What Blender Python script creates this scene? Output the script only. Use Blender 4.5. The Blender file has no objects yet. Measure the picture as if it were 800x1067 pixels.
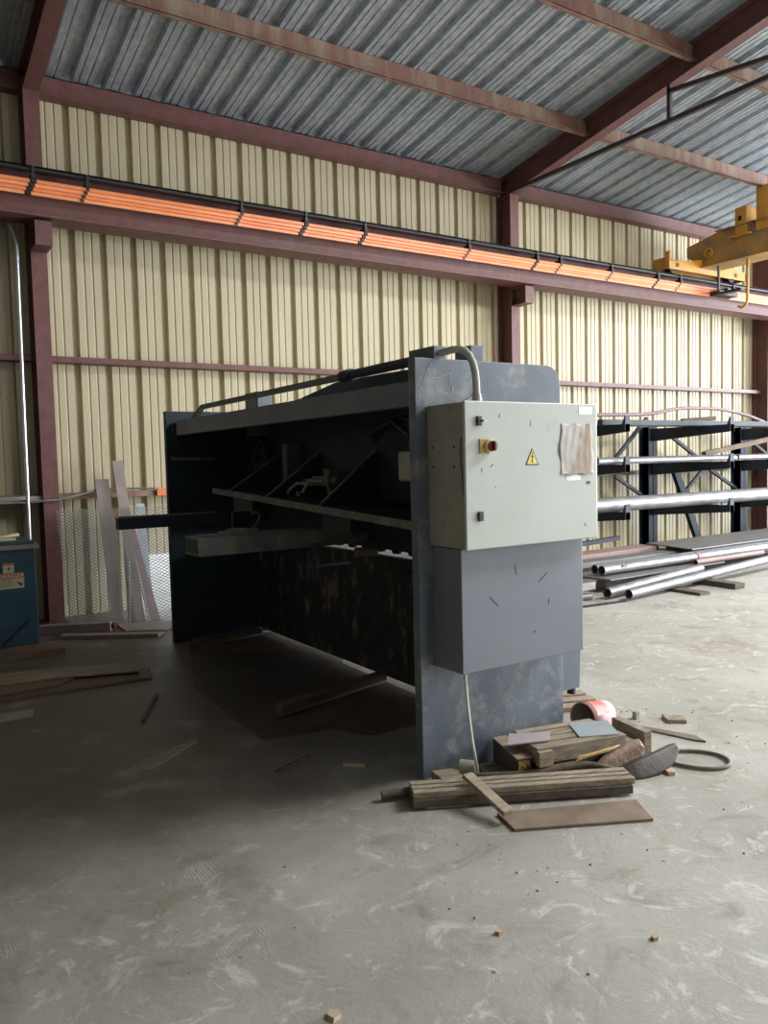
import bpy, bmesh, math, random
from mathutils import Vector, Matrix, Euler
random.seed(7)
S = bpy.context.scene
LG, LD1, LS1, LS2, EXPO = 4200, 60, 30, 1350, 0.35
COL = S.collection
V = Vector

# ------------------------------------------------------------------ materials
def mat(name, base, base2=None, rough=0.6, metal=0.0, nscale=4.0, stretch=(1, 1, 1), amount=1.0,
        dirt=None, dscale=2.0, dlo=.55, dhi=.75, dstretch=(1, 1, 1), dirt_amt=.8,
        bump=0.0, bscale=60.0, rough2=None, spec=.5, contrast=(.35, .65)):
    m = bpy.data.materials.new(name); m.use_nodes = True
    nt = m.node_tree; N = nt.nodes; L = nt.links
    b = N['Principled BSDF']
    b.inputs['Roughness'].default_value = rough; b.inputs['Metallic'].default_value = metal
    b.inputs['Specular IOR Level'].default_value = spec
    base2 = base2 or tuple(c * .8 for c in base)
    tc = N.new('ShaderNodeTexCoord')
    mp = N.new('ShaderNodeMapping'); mp.inputs['Scale'].default_value = stretch
    L.new(tc.outputs['Object'], mp.inputs['Vector'])
    n1 = N.new('ShaderNodeTexNoise'); n1.inputs['Scale'].default_value = nscale
    n1.inputs['Detail'].default_value = 8; n1.inputs['Roughness'].default_value = .65
    L.new(mp.outputs[0], n1.inputs['Vector'])
    cr = N.new('ShaderNodeValToRGB')
    cr.color_ramp.elements[0].position = contrast[0]; cr.color_ramp.elements[1].position = contrast[1]
    cr.color_ramp.elements[0].color = (*base2, 1); cr.color_ramp.elements[1].color = (*base, 1)
    L.new(n1.outputs['Fac'], cr.inputs[0])
    out = cr.outputs[0]
    if dirt:
        mp2 = N.new('ShaderNodeMapping'); mp2.inputs['Scale'].default_value = dstretch
        mp2.inputs['Location'].default_value = (3.1, 7.7, 1.3)
        L.new(tc.outputs['Object'], mp2.inputs['Vector'])
        n2 = N.new('ShaderNodeTexNoise'); n2.inputs['Scale'].default_value = dscale
        n2.inputs['Detail'].default_value = 10; n2.inputs['Roughness'].default_value = .7
        L.new(mp2.outputs[0], n2.inputs['Vector'])
        r2 = N.new('ShaderNodeValToRGB')
        r2.color_ramp.elements[0].position = dlo; r2.color_ramp.elements[1].position = dhi
        r2.color_ramp.elements[0].color = (0, 0, 0, 1); r2.color_ramp.elements[1].color = (dirt_amt,) * 3 + (1,)
        L.new(n2.outputs['Fac'], r2.inputs[0])
        mx = N.new('ShaderNodeMix'); mx.data_type = 'RGBA'
        L.new(r2.outputs[0], mx.inputs[0]); L.new(out, mx.inputs[6]); mx.inputs[7].default_value = (*dirt, 1)
        out = mx.outputs[2]
    L.new(out, b.inputs['Base Color'])
    if rough2 is not None:
        mr = N.new('ShaderNodeMapRange'); mr.inputs['To Min'].default_value = rough; mr.inputs['To Max'].default_value = rough2
        mr.inputs['From Min'].default_value = .35; mr.inputs['From Max'].default_value = .65
        L.new(n1.outputs['Fac'], mr.inputs['Value']); L.new(mr.outputs[0], b.inputs['Roughness'])
    if bump:
        n3 = N.new('ShaderNodeTexNoise'); n3.inputs['Scale'].default_value = bscale; n3.inputs['Detail'].default_value = 6
        L.new(tc.outputs['Object'], n3.inputs['Vector'])
        bp = N.new('ShaderNodeBump'); bp.inputs['Strength'].default_value = bump; bp.inputs['Distance'].default_value = .01
        L.new(n3.outputs['Fac'], bp.inputs['Height']); L.new(bp.outputs[0], b.inputs['Normal'])
    return m

M = {}
M['wall'] = mat('cream_wall_sheet', (.54, .465, .305), (.46, .395, .255), rough=.55, nscale=1.5, stretch=(1, 1, .3),
                dirt=(.30, .22, .13), dscale=9, dlo=.64, dhi=.74, dirt_amt=.6, dstretch=(1.2, 1, .35))
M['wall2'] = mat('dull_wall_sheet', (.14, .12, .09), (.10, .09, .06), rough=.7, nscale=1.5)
M['roof'] = mat('galvanised_roof_sheet', (.56, .60, .64), (.33, .37, .41), rough=.42, metal=.55, nscale=26, stretch=(1, .35, 1),
                rough2=.5, dirt=(.32, .36, .38), dscale=3, dlo=.5, dhi=.7, dirt_amt=.5)
M['steel'] = mat('red_oxide_painted_steel', (.175, .070, .060), (.12, .048, .042), rough=.55, nscale=7,
                 dirt=(.23, .15, .12), dscale=14, dlo=.6, dhi=.72, dirt_amt=.5, bump=.25, bscale=40)
M['purlin'] = mat('dusty_oxide_purlin', (.25, .125, .09), (.20, .10, .075), rough=.6, nscale=6,
                  dirt=(.36, .29, .20), dscale=5, dlo=.44, dhi=.62, dirt_amt=.7, dstretch=(1, .2, .2))
M['darksteel'] = mat('dark_brown_rail_steel', (.055, .035, .035), (.03, .02, .02), rough=.55, nscale=9)
M['orange'] = mat('orange_plastic', (.86, .26, .095), (.78, .22, .075), rough=.35, nscale=3)
M['orange_in'] = mat('pale_orange_plastic', (.90, .36, .17), (.82, .30, .13), rough=.35, nscale=3)
M['black'] = mat('black_plastic', (.018, .018, .02), rough=.45)
M['yellow'] = mat('crane_yellow_paint', (.56, .27, .03), (.44, .20, .025), rough=.45, nscale=5, dirt=(.16, .10, .05), dscale=6, dlo=.55, dhi=.75)
M['girder'] = mat('dirty_shaded_crane_yellow_paint', (.40, .22, .05), (.30, .17, .045), rough=.5, nscale=4, dirt=(.13, .10, .06), dscale=3, dlo=.42, dhi=.65)  # crane yellow with dirt, darkened for the girder's shaded side
M['grey'] = mat('machine_grey_paint', (.145, .168, .20), (.115, .135, .165), rough=.5, nscale=5, stretch=(1, 1, .5),
                dirt=(.32, .33, .33), dscale=13, dlo=.62, dhi=.72, dirt_amt=.5, bump=.06, bscale=90)
M['greylow'] = mat('scuffed_machine_grey_paint', (.150, .172, .20), (.10, .12, .145), rough=.5, nscale=6, stretch=(1, 1, .4),
                dirt=(.34, .33, .30), dscale=7, dlo=.5, dhi=.66, dirt_amt=.6, bump=.08, bscale=90)
M['greybox'] = mat('smooth_grey_box_paint', (.17, .185, .21), (.15, .165, .19), rough=.42, nscale=3,
                dirt=(.09, .10, .12), dscale=9, dlo=.66, dhi=.74, dirt_amt=.5)
M['teal'] = mat('dark_teal_shaded_paint', (.020, .040, .058), (.011, .022, .034), rough=.6, nscale=5,
                dirt=(.055, .05, .04), dscale=7, dlo=.6, dhi=.8)  # dark teal of the inner parts; also carries the far plate's shade
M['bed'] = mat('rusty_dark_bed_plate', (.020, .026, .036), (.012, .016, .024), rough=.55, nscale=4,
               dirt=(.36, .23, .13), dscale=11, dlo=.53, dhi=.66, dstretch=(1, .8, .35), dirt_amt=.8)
M['dusty'] = mat('dusty_grey_steel', (.17, .175, .16), (.09, .10, .10), rough=.65, nscale=8,
                 dirt=(.30, .26, .19), dscale=6, dlo=.5, dhi=.7)
M['cab'] = mat('pale_cabinet_enamel', (.50, .515, .47), (.465, .48, .435), rough=.38, nscale=2.5,
               dirt=(.34, .29, .21), dscale=7, dlo=.62, dhi=.78, dirt_amt=.7)
M['cabside'] = mat('stained_cabinet_enamel', (.36, .34, .28), (.27, .25, .20), rough=.5, nscale=4,
               dirt=(.15, .11, .075), dscale=12, dlo=.57, dhi=.72, dirt_amt=.8)
M['concrete'] = None
M['wood'] = mat('weathered_plank_wood', (.36, .29, .20), (.20, .15, .105), rough=.8, nscale=6, stretch=(.5, 6, 6), bump=.3, bscale=30)
M['woodgrey'] = mat('grey_green_weathered_wood', (.35, .29, .215), (.17, .135, .095), rough=.8, nscale=5, stretch=(.5, 7, 7), bump=.3, bscale=30)
M['wooddark'] = mat('dark_oily_wood', (.13, .095, .065), (.055, .04, .03), rough=.75, nscale=6, stretch=(.6, 6, 6), bump=.3)
M['woodbrown'] = mat('brown_board', (.20, .125, .075), (.12, .075, .045), rough=.7, nscale=4, stretch=(.5, 5, 5), bump=.2)
M['woodred'] = mat('broken_bark_brown_wood', (.30, .20, .14), (.16, .10, .07), rough=.85, nscale=16, stretch=(.6, 3, 3), bump=.6, bscale=40)
M['chipwood'] = mat('crumbling_yellow_chipboard', (.50, .33, .11), (.14, .07, .03), rough=.9, nscale=35, bump=.6, contrast=(.4, .55))
M['yellowwood'] = mat('fresh_yellow_split_wood', (.66, .45, .20), (.45, .27, .10), rough=.8, nscale=18)
M['rustplate'] = mat('rusty_steel_plate', (.235, .175, .13), (.15, .10, .07), rough=.6, nscale=6, dirt=(.30, .13, .05), dscale=9, dlo=.6, dhi=.72, bump=.1)
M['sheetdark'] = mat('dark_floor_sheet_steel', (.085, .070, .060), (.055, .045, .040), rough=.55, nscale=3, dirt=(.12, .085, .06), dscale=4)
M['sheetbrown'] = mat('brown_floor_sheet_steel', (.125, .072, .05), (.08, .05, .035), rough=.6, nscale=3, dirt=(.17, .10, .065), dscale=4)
M['barsteel'] = mat('bare_bar_steel', (.25, .235, .23), (.16, .15, .145), rough=.5, metal=.5, nscale=7, stretch=(.4, 2, 2),
                    dirt=(.25, .13, .08), dscale=3, dlo=.62, dhi=.75, dirt_amt=.7)
M['pipe'] = mat('mill_finish_pipe_steel', (.30, .29, .29), (.17, .165, .165), rough=.5, metal=.6, nscale=9, stretch=(.5, 2, 2),
                dirt=(.30, .17, .12), dscale=5, dlo=.62, dhi=.74, dirt_amt=.7)
M['rack'] = mat('dark_blue_grey_rack_steel', (.018, .024, .036), (.012, .016, .025), rough=.65, spec=.3, nscale=6)
M['rackbrace'] = mat('grey_rack_brace_steel', (.055, .06, .075), (.035, .038, .05), rough=.65, spec=.3, nscale=6)
M['pinkrust'] = mat('red_primer_steel', (.30, .20, .175), (.22, .14, .12), rough=.6, nscale=6)
M['mauve'] = mat('mauve_primer_steel', (.30, .19, .20), (.22, .13, .14), rough=.6, nscale=7, bump=.1)
M['flat'] = mat('tan_flat_bar', (.33, .27, .24), (.26, .21, .19), rough=.6, nscale=6)
M['white'] = mat('white_panel', (.80, .84, .84), (.74, .78, .79), rough=.5, nscale=3)
M['zinc'] = mat('zinc_mesh_steel', (.20, .19, .18), (.14, .13, .12), rough=.5, metal=.3, nscale=8)
M['silver'] = mat('galvanised_conduit', (.72, .74, .78), (.60, .62, .66), rough=.28, metal=.8, nscale=8)
M['hose'] = mat('ribbed_grey_hose', (.40, .385, .34), (.33, .32, .28), rough=.5, nscale=10)
M['cream'] = mat('cream_cable_sheath', (.60, .58, .53), rough=.5)
M['cable'] = mat('dusty_brown_cable', (.17, .145, .11), (.12, .10, .075), rough=.7)
M['red'] = mat('dark_red_plastic', (.16, .012, .016), rough=.35)
M['yl'] = mat('ochre_switch_plate', (.52, .33, .07), (.42, .25, .05), rough=.5)
M['cream2'] = mat('beige_switch_ring', (.75, .66, .42), rough=.5)
M['signy'] = mat('yellow_sign', (.80, .66, .14), (.74, .60, .12), rough=.4)
M['signk'] = mat('black_sign_ink', (.03, .028, .02), rough=.5)
M['signc'] = mat('cream_sign', (.66, .60, .36), (.58, .52, .30), rough=.5)
M['signo'] = mat('orange_sign', (.60, .17, .045), rough=.5)
M['signw'] = mat('white_sign_ink', (.85, .80, .68), rough=.5)
M['teen'] = mat('teal_blue_machine_paint', (.018, .070, .098), (.012, .050, .074), rough=.45, nscale=4, dirt=(.03, .035, .04), dscale=5, dlo=.58, dhi=.75)
M['plastic'] = mat('pale_pink_bucket_plastic', (.75, .42, .44), (.70, .35, .37), rough=.4)
M['plasticr'] = mat('faded_red_label', (.52, .12, .10), (.60, .22, .18), rough=.5, nscale=20)
M['inside'] = mat('beige_cup_inside', (.36, .30, .22), rough=.7)
M['plategrey'] = mat('light_grey_sheet_offcut', (.40, .45, .50), (.35, .40, .45), rough=.4, metal=.3)
M['platepink'] = mat('pinkish_sheet_offcut', (.48, .40, .42), (.42, .35, .36), rough=.4, metal=.2)
M['rubber'] = mat('dark_brown_rubber', (.085, .065, .055), (.05, .04, .035), rough=.55, nscale=9, bump=.2)
M['stone'] = mat('worn_tin', (.34, .32, .26), (.22, .20, .16), rough=.7, nscale=12)
M['grit'] = mat('dirt_grit', (.32, .25, .18), (.20, .15, .10), rough=.9)
M['leaf'] = mat('pale_wood_chip', (.50, .38, .26), rough=.8)

def paper_material():
    m = mat('stained_paper', (.56, .52, .50), (.44, .40, .37), rough=.85, nscale=14, stretch=(1, 1, .3))
    nt = m.node_tree; N = nt.nodes; L = nt.links; b = N['Principled BSDF']
    src = b.inputs['Base Color'].links[0].from_socket
    tc = N.new('ShaderNodeTexCoord'); sx = N.new('ShaderNodeSeparateXYZ'); L.new(tc.outputs['Generated'], sx.inputs[0])
    n = N.new('ShaderNodeTexNoise'); n.inputs['Scale'].default_value = 5; n.inputs['Detail'].default_value = 6
    L.new(tc.outputs['Generated'], n.inputs['Vector'])
    # a brown water stain in the right half, with a ragged slanting edge
    a = N.new('ShaderNodeMath'); a.operation = 'MULTIPLY_ADD'; a.inputs[1].default_value = -.45; L.new(sx.outputs['Z'], a.inputs[0]); L.new(sx.outputs['X'], a.inputs[2])
    c = N.new('ShaderNodeMath'); c.operation = 'MULTIPLY_ADD'; c.inputs[1].default_value = .5; L.new(n.outputs['Fac'], c.inputs[0]); L.new(a.outputs[0], c.inputs[2])
    r = N.new('ShaderNodeValToRGB'); r.color_ramp.elements[0].position = .5; r.color_ramp.elements[1].position = .58
    r.color_ramp.elements[0].color = (0, 0, 0, 1); r.color_ramp.elements[1].color = (.75, .75, .75, 1); L.new(c.outputs[0], r.inputs[0])
    mx = N.new('ShaderNodeMix'); mx.data_type = 'RGBA'; L.new(r.outputs[0], mx.inputs[0]); L.new(src, mx.inputs[6]); mx.inputs[7].default_value = (.34, .26, .18, 1)
    L.new(mx.outputs[2], b.inputs['Base Color'])
    return m
M['paper'] = paper_material()

def concrete():
    m = bpy.data.materials.new('dusty_concrete_floor'); m.use_nodes = True
    nt = m.node_tree; N = nt.nodes; L = nt.links; b = N['Principled BSDF']
    tc = N.new('ShaderNodeTexCoord')
    def noise(scale, detail=8, rough=.6, loc=(0, 0, 0), sc=(1, 1, 1), dist=0):
        mp = N.new('ShaderNodeMapping'); mp.inputs['Location'].default_value = loc; mp.inputs['Scale'].default_value = sc
        L.new(tc.outputs['Object'], mp.inputs['Vector'])
        n = N.new('ShaderNodeTexNoise'); n.inputs['Scale'].default_value = scale; n.inputs['Detail'].default_value = detail
        n.inputs['Roughness'].default_value = rough; n.inputs['Distortion'].default_value = dist
        L.new(mp.outputs[0], n.inputs['Vector']); return n
    def ramp(n, lo, hi, c0=(0, 0, 0), c1=(1, 1, 1)):
        r = N.new('ShaderNodeValToRGB'); r.color_ramp.elements[0].position = lo; r.color_ramp.elements[1].position = hi
        r.color_ramp.elements[0].color = (*c0, 1); r.color_ramp.elements[1].color = (*c1, 1); L.new(n.outputs[0], r.inputs[0]); return r
    def mix(f, a, c):
        x = N.new('ShaderNodeMix'); x.data_type = 'RGBA'; L.new(f, x.inputs[0]); L.new(a, x.inputs[6])
        x.inputs[7].default_value = (*c, 1); return x.outputs[2]
    c = ramp(noise(.9, 10), .3, .7, (.30, .28, .245), (.43, .405, .36)).outputs[0]
    c = mix(ramp(noise(2.2, 10, .7, (5, 2, 0), dist=1.2), .52, .68, c1=(.75, .75, .75)).outputs[0], c, (.225, .185, .145))   # brown dust
    c = mix(ramp(noise(3.5, 12, .75, (1, 9, 0), dist=2.5), .55, .63, c1=(.75, .75, .75)).outputs[0], c, (.58, .57, .53))  # pale scuffs
    c = mix(ramp(noise(30, 6, .7, (1, 3, 0)), .62, .72, c1=(.55, .55, .55)).outputs[0], c, (.22, .19, .16))
    # brown dust left of the machine, darkened to paint the machine's shadow in
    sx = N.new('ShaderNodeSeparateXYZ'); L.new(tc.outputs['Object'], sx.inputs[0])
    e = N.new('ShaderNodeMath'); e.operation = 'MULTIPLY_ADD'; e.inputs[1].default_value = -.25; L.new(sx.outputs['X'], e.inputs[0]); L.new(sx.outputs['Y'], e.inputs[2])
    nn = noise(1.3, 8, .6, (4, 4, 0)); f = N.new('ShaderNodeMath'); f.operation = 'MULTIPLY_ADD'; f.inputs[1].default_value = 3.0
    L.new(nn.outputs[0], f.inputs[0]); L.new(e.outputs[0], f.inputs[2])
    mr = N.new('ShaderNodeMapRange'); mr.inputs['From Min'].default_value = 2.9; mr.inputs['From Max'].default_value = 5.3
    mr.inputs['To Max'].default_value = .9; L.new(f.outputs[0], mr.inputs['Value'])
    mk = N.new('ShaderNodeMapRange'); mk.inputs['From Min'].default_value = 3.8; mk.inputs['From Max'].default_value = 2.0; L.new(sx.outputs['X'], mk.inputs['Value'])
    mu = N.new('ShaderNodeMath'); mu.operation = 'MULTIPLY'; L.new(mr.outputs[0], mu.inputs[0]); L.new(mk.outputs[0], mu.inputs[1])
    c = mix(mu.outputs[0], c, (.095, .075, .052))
    # tread-like marks
    w = N.new('ShaderNodeTexWave'); w.inputs['Scale'].default_value = 24; w.inputs['Distortion'].default_value = 9; w.inputs['Detail'].default_value = 4
    L.new(tc.outputs['Object'], w.inputs['Vector'])
    wr = ramp(w, .55, .8); mm = N.new('ShaderNodeMath'); mm.operation = 'MULTIPLY'
    L.new(wr.outputs[0], mm.inputs[0]); L.new(ramp(noise(2.6, 3, .5, (8, 1, 0)), .60, .68, c1=(.45, .45, .45)).outputs[0], mm.inputs[1])
    c = mix(mm.outputs[0], c, (.54, .53, .50))
    # pits
    vo = N.new('ShaderNodeTexVoronoi'); vo.inputs['Scale'].default_value = 5.5; vo.inputs['Randomness'].default_value = 1
    L.new(tc.outputs['Object'], vo.inputs['Vector'])
    pit = ramp(vo, .035, .06, (1, 1, 1), (0, 0, 0))
    c = mix(pit.outputs[0], c, (.20, .14, .10))
    L.new(c, b.inputs['Base Color'])
    rr = N.new('ShaderNodeMapRange'); rr.inputs['To Min'].default_value = .38; rr.inputs['To Max'].default_value = .68
    L.new(noise(3, 6, .6, (2, 2, 0)).outputs[0], rr.inputs['Value']); L.new(rr.outputs[0], b.inputs['Roughness'])
    bp = N.new('ShaderNodeBump'); bp.inputs['Strength'].default_value = .35; bp.inputs['Distance'].default_value = .012
    L.new(noise(9, 12, .72, dist=1).outputs[0], bp.inputs['Height']); L.new(bp.outputs[0], b.inputs['Normal'])
    return m
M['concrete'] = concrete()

# ------------------------------------------------------------------ mesh helpers
class MB:
    def __init__(s): s.v = []; s.f = []; s.sm = []
    def add(s, vs, fs, smooth=False):
        o = len(s.v); s.v += [tuple(v) for v in vs]; s.f += [tuple(i + o for i in f) for f in fs]; s.sm += [smooth] * len(fs); return s
    def box(s, x0, x1, y0, y1, z0, z1):
        x0, x1 = sorted((x0, x1)); y0, y1 = sorted((y0, y1)); z0, z1 = sorted((z0, z1))
        v = [(x, y, z) for z in (z0, z1) for y in (y0, y1) for x in (x0, x1)]
        return s.add(v, [(0, 2, 3, 1), (4, 5, 7, 6), (0, 1, 5, 4), (2, 6, 7, 3), (0, 4, 6, 2), (1, 3, 7, 5)])
    def prism(s, poly, d):
        d = V(d); p = [V(q) for q in poly]; n = len(p)
        nr = V((0, 0, 0))
        for i in range(n): nr += (p[i] - p[0]).cross(p[(i + 1) % n] - p[0])
        if nr.dot(d) > 0: p.reverse()
        v = p + [q + d for q in p]
        fs = [tuple(range(n)), tuple(range(2 * n - 1, n - 1, -1))]
        fs += [(i, i + n, (i + 1) % n + n, (i + 1) % n) for i in range(n)]
        return s.add(v, fs)
    def bar(s, p, q, w, h, up=(0, 0, 1)):
        p, q = V(p), V(q); d = (q - p).normalized(); up = V(up)
        sd = d.cross(up).normalized(); u = sd.cross(d).normalized()
        return s.prism([p + sd * a * w / 2 + u * b * h / 2 for a, b in ((-1, -1), (1, -1), (1, 1), (-1, 1))], q - p)
    def tube(s, pts, r, n=12, cap=True):
        pts = [V(p) for p in pts]; m = len(pts); rs = r if isinstance(r, (list, tuple)) else [r] * m
        prev = None; o = []
        for i, p in enumerate(pts):
            t = (pts[min(i + 1, m - 1)] - pts[max(i - 1, 0)]).normalized()
            a = V((0, 0, 1)) if abs(t.z) < .9 else V((1, 0, 0))
            if prev is None: u = t.cross(a).normalized()
            else: u = (prev - t * prev.dot(t)).normalized()
            w = t.cross(u); prev = u
            o += [p + (u * math.cos(2 * math.pi * k / n) + w * math.sin(2 * math.pi * k / n)) * rs[i] for k in range(n)]
        fs = []
        for i in range(m - 1):
            for k in range(n): fs.append((i * n + k, i * n + (k + 1) % n, (i + 1) * n + (k + 1) % n, (i + 1) * n + k))
        s.add(o, fs, True)
        if cap: s.add(o[:n], [tuple(range(n))[::-1]]); s.add(o[-n:], [tuple(range(n))])
        return s
    def cyl(s, p, q, r, n=20): return s.tube([p, q], r, n)
    def pipe(s, p, q, r, ri, n=24):        # hollow pipe
        p, q = V(p), V(q); s.tube([p, q], r, n, False)
        t = (q - p).normalized(); a = V((0, 0, 1)) if abs(t.z) < .9 else V((1, 0, 0)); u = t.cross(a).normalized(); w = t.cross(u)
        for e, sg in ((p, 1), (q, -1)):
            o = [e + (u * math.cos(2 * math.pi * k / n) + w * math.sin(2 * math.pi * k / n)) * rr for rr in (r, ri) for k in range(n)]
            o += [v + t * sg * min(.35, (q - p).length * .45) for v in o[n:]]
            fs = [(k, (k + 1) % n, n + (k + 1) % n, n + k) for k in range(n)] + [(n + k, n + (k + 1) % n, 2 * n + (k + 1) % n, 2 * n + k) for k in range(n)]
            if sg > 0: fs = [f[::-1] for f in fs]
            s.add(o, fs)
        return s
    def build(s, name, m, parent=None, bevel=0, origin=None):
        me = bpy.data.meshes.new(name)
        base = V(origin) if origin else (parent_world(parent) if parent else V((0, 0, 0)))
        me.from_pydata([tuple(V(v) - base) for v in s.v], [], s.f)
        for p, k in zip(me.polygons, s.sm): p.use_smooth = k
        me.materials.append(m); me.update()
        bm = bmesh.new(); bm.from_mesh(me); bmesh.ops.recalc_face_normals(bm, faces=bm.faces); bm.to_mesh(me); bm.free()
        o = bpy.data.objects.new(name, me); COL.objects.link(o)
        if parent: o.parent = parent; o.location = base - parent_world(parent)
        else: o.location = base
        if bevel:
            b = o.modifiers.new('bevel', 'BEVEL'); b.width = bevel; b.segments = 2; b.limit_method = 'ANGLE'; b.angle_limit = math.radians(40)
        return o
def parent_world(p):
    l = V((0, 0, 0))
    while p: l += p.location; p = p.parent
    return l
def tag(o, label, cat, group=None):
    o['label'] = label; o['category'] = cat
    if group: o['group'] = group
    return o
def thing(name, label, cat, loc, group=None):
    o = bpy.data.objects.new(name, None); COL.objects.link(o); o.location = loc; o.empty_display_size = .1
    return tag(o, label, cat, group)
def solo(mb, name, m, label, cat, bevel=0, group=None):
    xs = [v[0] for v in mb.v]; ys = [v[1] for v in mb.v]; zs = [v[2] for v in mb.v]
    return tag(mb.build(name, m, None, bevel, ((min(xs) + max(xs)) / 2, (min(ys) + max(ys)) / 2, min(zs))), label, cat, group)
def struct(o): o['kind'] = 'structure'; return o
def mesh_text(txt, size, loc, rot, m, name, parent, ext=.0008):
    cu = bpy.data.curves.new('t', 'FONT'); cu.body = txt; cu.size = size; cu.extrude = ext; cu.align_x = 'CENTER'; cu.align_y = 'CENTER'
    t = bpy.data.objects.new('t', cu); COL.objects.link(t); bpy.context.view_layer.update()
    me = bpy.data.meshes.new_from_object(t.evaluated_get(bpy.context.evaluated_depsgraph_get()))
    bpy.data.objects.remove(t); me.materials.clear(); me.materials.append(m)
    o = bpy.data.objects.new(name, me); COL.objects.link(o); o.parent = parent; o.location = V(loc) - parent_world(parent); o.rotation_euler = rot
    return o

def smooth(p, n=6):
    p = [V(q) for q in p]; out = []
    for i in range(len(p) - 1):
        a, b, c, d = p[max(i - 1, 0)], p[i], p[i + 1], p[min(i + 2, len(p) - 1)]
        for k in range(n):
            t_ = k / n; out.append(.5 * ((2 * b) + (c - a) * t_ + (2 * a - 5 * b + 4 * c - d) * t_ ** 2 + (3 * b - a - 3 * c + d) * t_ ** 3))
    out.append(p[-1]); return out

# ------------------------------------------------------------------ constants of the building
YW = 8.87                                  # inner face of the long wall's sheets
PER, X0 = .32, 1.932                       # rib spacing and one rib's place
COLX = [-4.70, 1.552, 7.862, 14.17, 20.45]
X_L, X_R = -4.9, 20.7
Y_RIDGE, Y_F = 0.0, -8.87
def zr(y): return 5.545 + .165 * (8.75 - abs(y))    # underside of roof sheets

# ------------------------------------------------------------------ sheets
def profile(x0, x1, major=.058, wide=.056):
    pts = []; k = math.floor((x0 - X0) / PER) - 1
    while X0 + k * PER < x1 + PER:
        c = X0 + k * PER
        pts += [(c - wide / 2 - .008, 0), (c - wide / 2, major), (c + wide / 2, major), (c + wide / 2 + .008, 0)]
        for g in (PER * .35, PER * .62):
            pts += [(c + g - .012, 0), (c + g - .004, .008), (c + g + .004, .008), (c + g + .012, 0)]
        k += 1
    return [p for p in pts if x0 <= p[0] <= x1]
def sheet_wall(name, x0, x1, y, z0, z1, m, sgn=1):
    p = [(x0, 0)] + profile(x0, x1) + [(x1, 0)]
    poly = [(x, y + sgn * d) for x, d in p]; back = [(x, y + sgn * (d + .0015)) for x, d in reversed(p)]
    mb = MB(); n = len(p)
    vs = [(x, yy, z) for z in (z0, z1) for x, yy in poly + back]
    fs = []; N2 = 2 * n
    for i in range(n - 1): fs.append((i, i + 1, N2 + i + 1, N2 + i))
    for i in range(n, 2 * n - 1): fs.append((i, i + 1, N2 + i + 1, N2 + i))
    mb.add(vs, fs)
    return struct(mb.build(name, m))
HX0, HX1, HZ = 2.37, 2.985, .585         # a sheet is missing low on the wall: bright daylight outside
def back_wall():
    allv = []; allf = []
    for x0, x1, z0, z1 in ((X_L, HX0, 0, 5.52), (HX1, X_R, 0, 5.52), (HX0, HX1, HZ, 5.52)):
        p = [(x0, 0)] + [q for q in profile(x0 + .001, x1 - .001)] + [(x1, 0)]
        n = len(p); o = len(allv); poly = [(x, YW + d) for x, d in p] + [(x, YW + d + .0015) for x, d in p]
        allv += [(x, y, z) for z in (z0, z1) for x, y in poly]
        for q in (0, n):
            for i in range(n - 1): allf.append((o + q + i, o + q + i + 1, o + 2 * n + q + i + 1, o + 2 * n + q + i))
    return struct(MB().add(allv, allf).build('wall_back', M['wall']))
back_wall()
def sheet_roof():
    p = [(X_L - .1, 0)] + profile(X_L, X_R, .055, .11) + [(X_R + .1, 0)]
    n = len(p); vs = []; fs = []
    for y in (9.05, 0.0, -9.05):
        for t in (0, .0015): vs += [(x, y, zr(y) + d + t) for x, d in p]
    for r in (0, 1):
        a = r * 2 * n; b = a + 2 * n
        for i in range(n - 1):
            fs.append((a + i, a + i + 1, b + i + 1, b + i)); fs.append((a + n + i, b + n + i, b + n + i + 1, a + n + i + 1))
    return struct(MB().add(vs, fs).build('ceiling', M['roof']))
sheet_roof()
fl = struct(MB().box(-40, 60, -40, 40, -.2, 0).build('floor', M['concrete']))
# end wall on the left, right gable with a wide opening, front wall with two door openings
def side_poly(x, y0, y1, t=.05, z0=0.0):
    ys = sorted({y0, y1} | ({0.0} if y0 < 0 < y1 else set()))
    return [(x, y0, z0), (x, y1, z0)] + [(x, y, zr(y)) for y in reversed(ys)]
struct(MB().prism(side_poly(X_L, -8.87, 8.87), (-.05, 0, 0)).build('wall_left', M['wall2']))
g = MB(); g.prism(side_poly(X_R, 7.2, 8.87), (.05, 0, 0)); g.prism(side_poly(X_R, -8.87, -6.4), (.05, 0, 0)); g.prism(side_poly(X_R, -6.4, 7.2, z0=5.0), (.05, 0, 0))
struct(g.build('wall_right', M['wall2']))
g = MB(); g.box(X_L, 3.8, -8.92, -8.87, 0, 5.52); g.box(9.2, X_R, -8.92, -8.87, 0, 5.52); g.box(3.8, 9.2, -8.92, -8.87, 4.6, 5.52)
struct(g.build('wall_front', M['wall2']))

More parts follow.
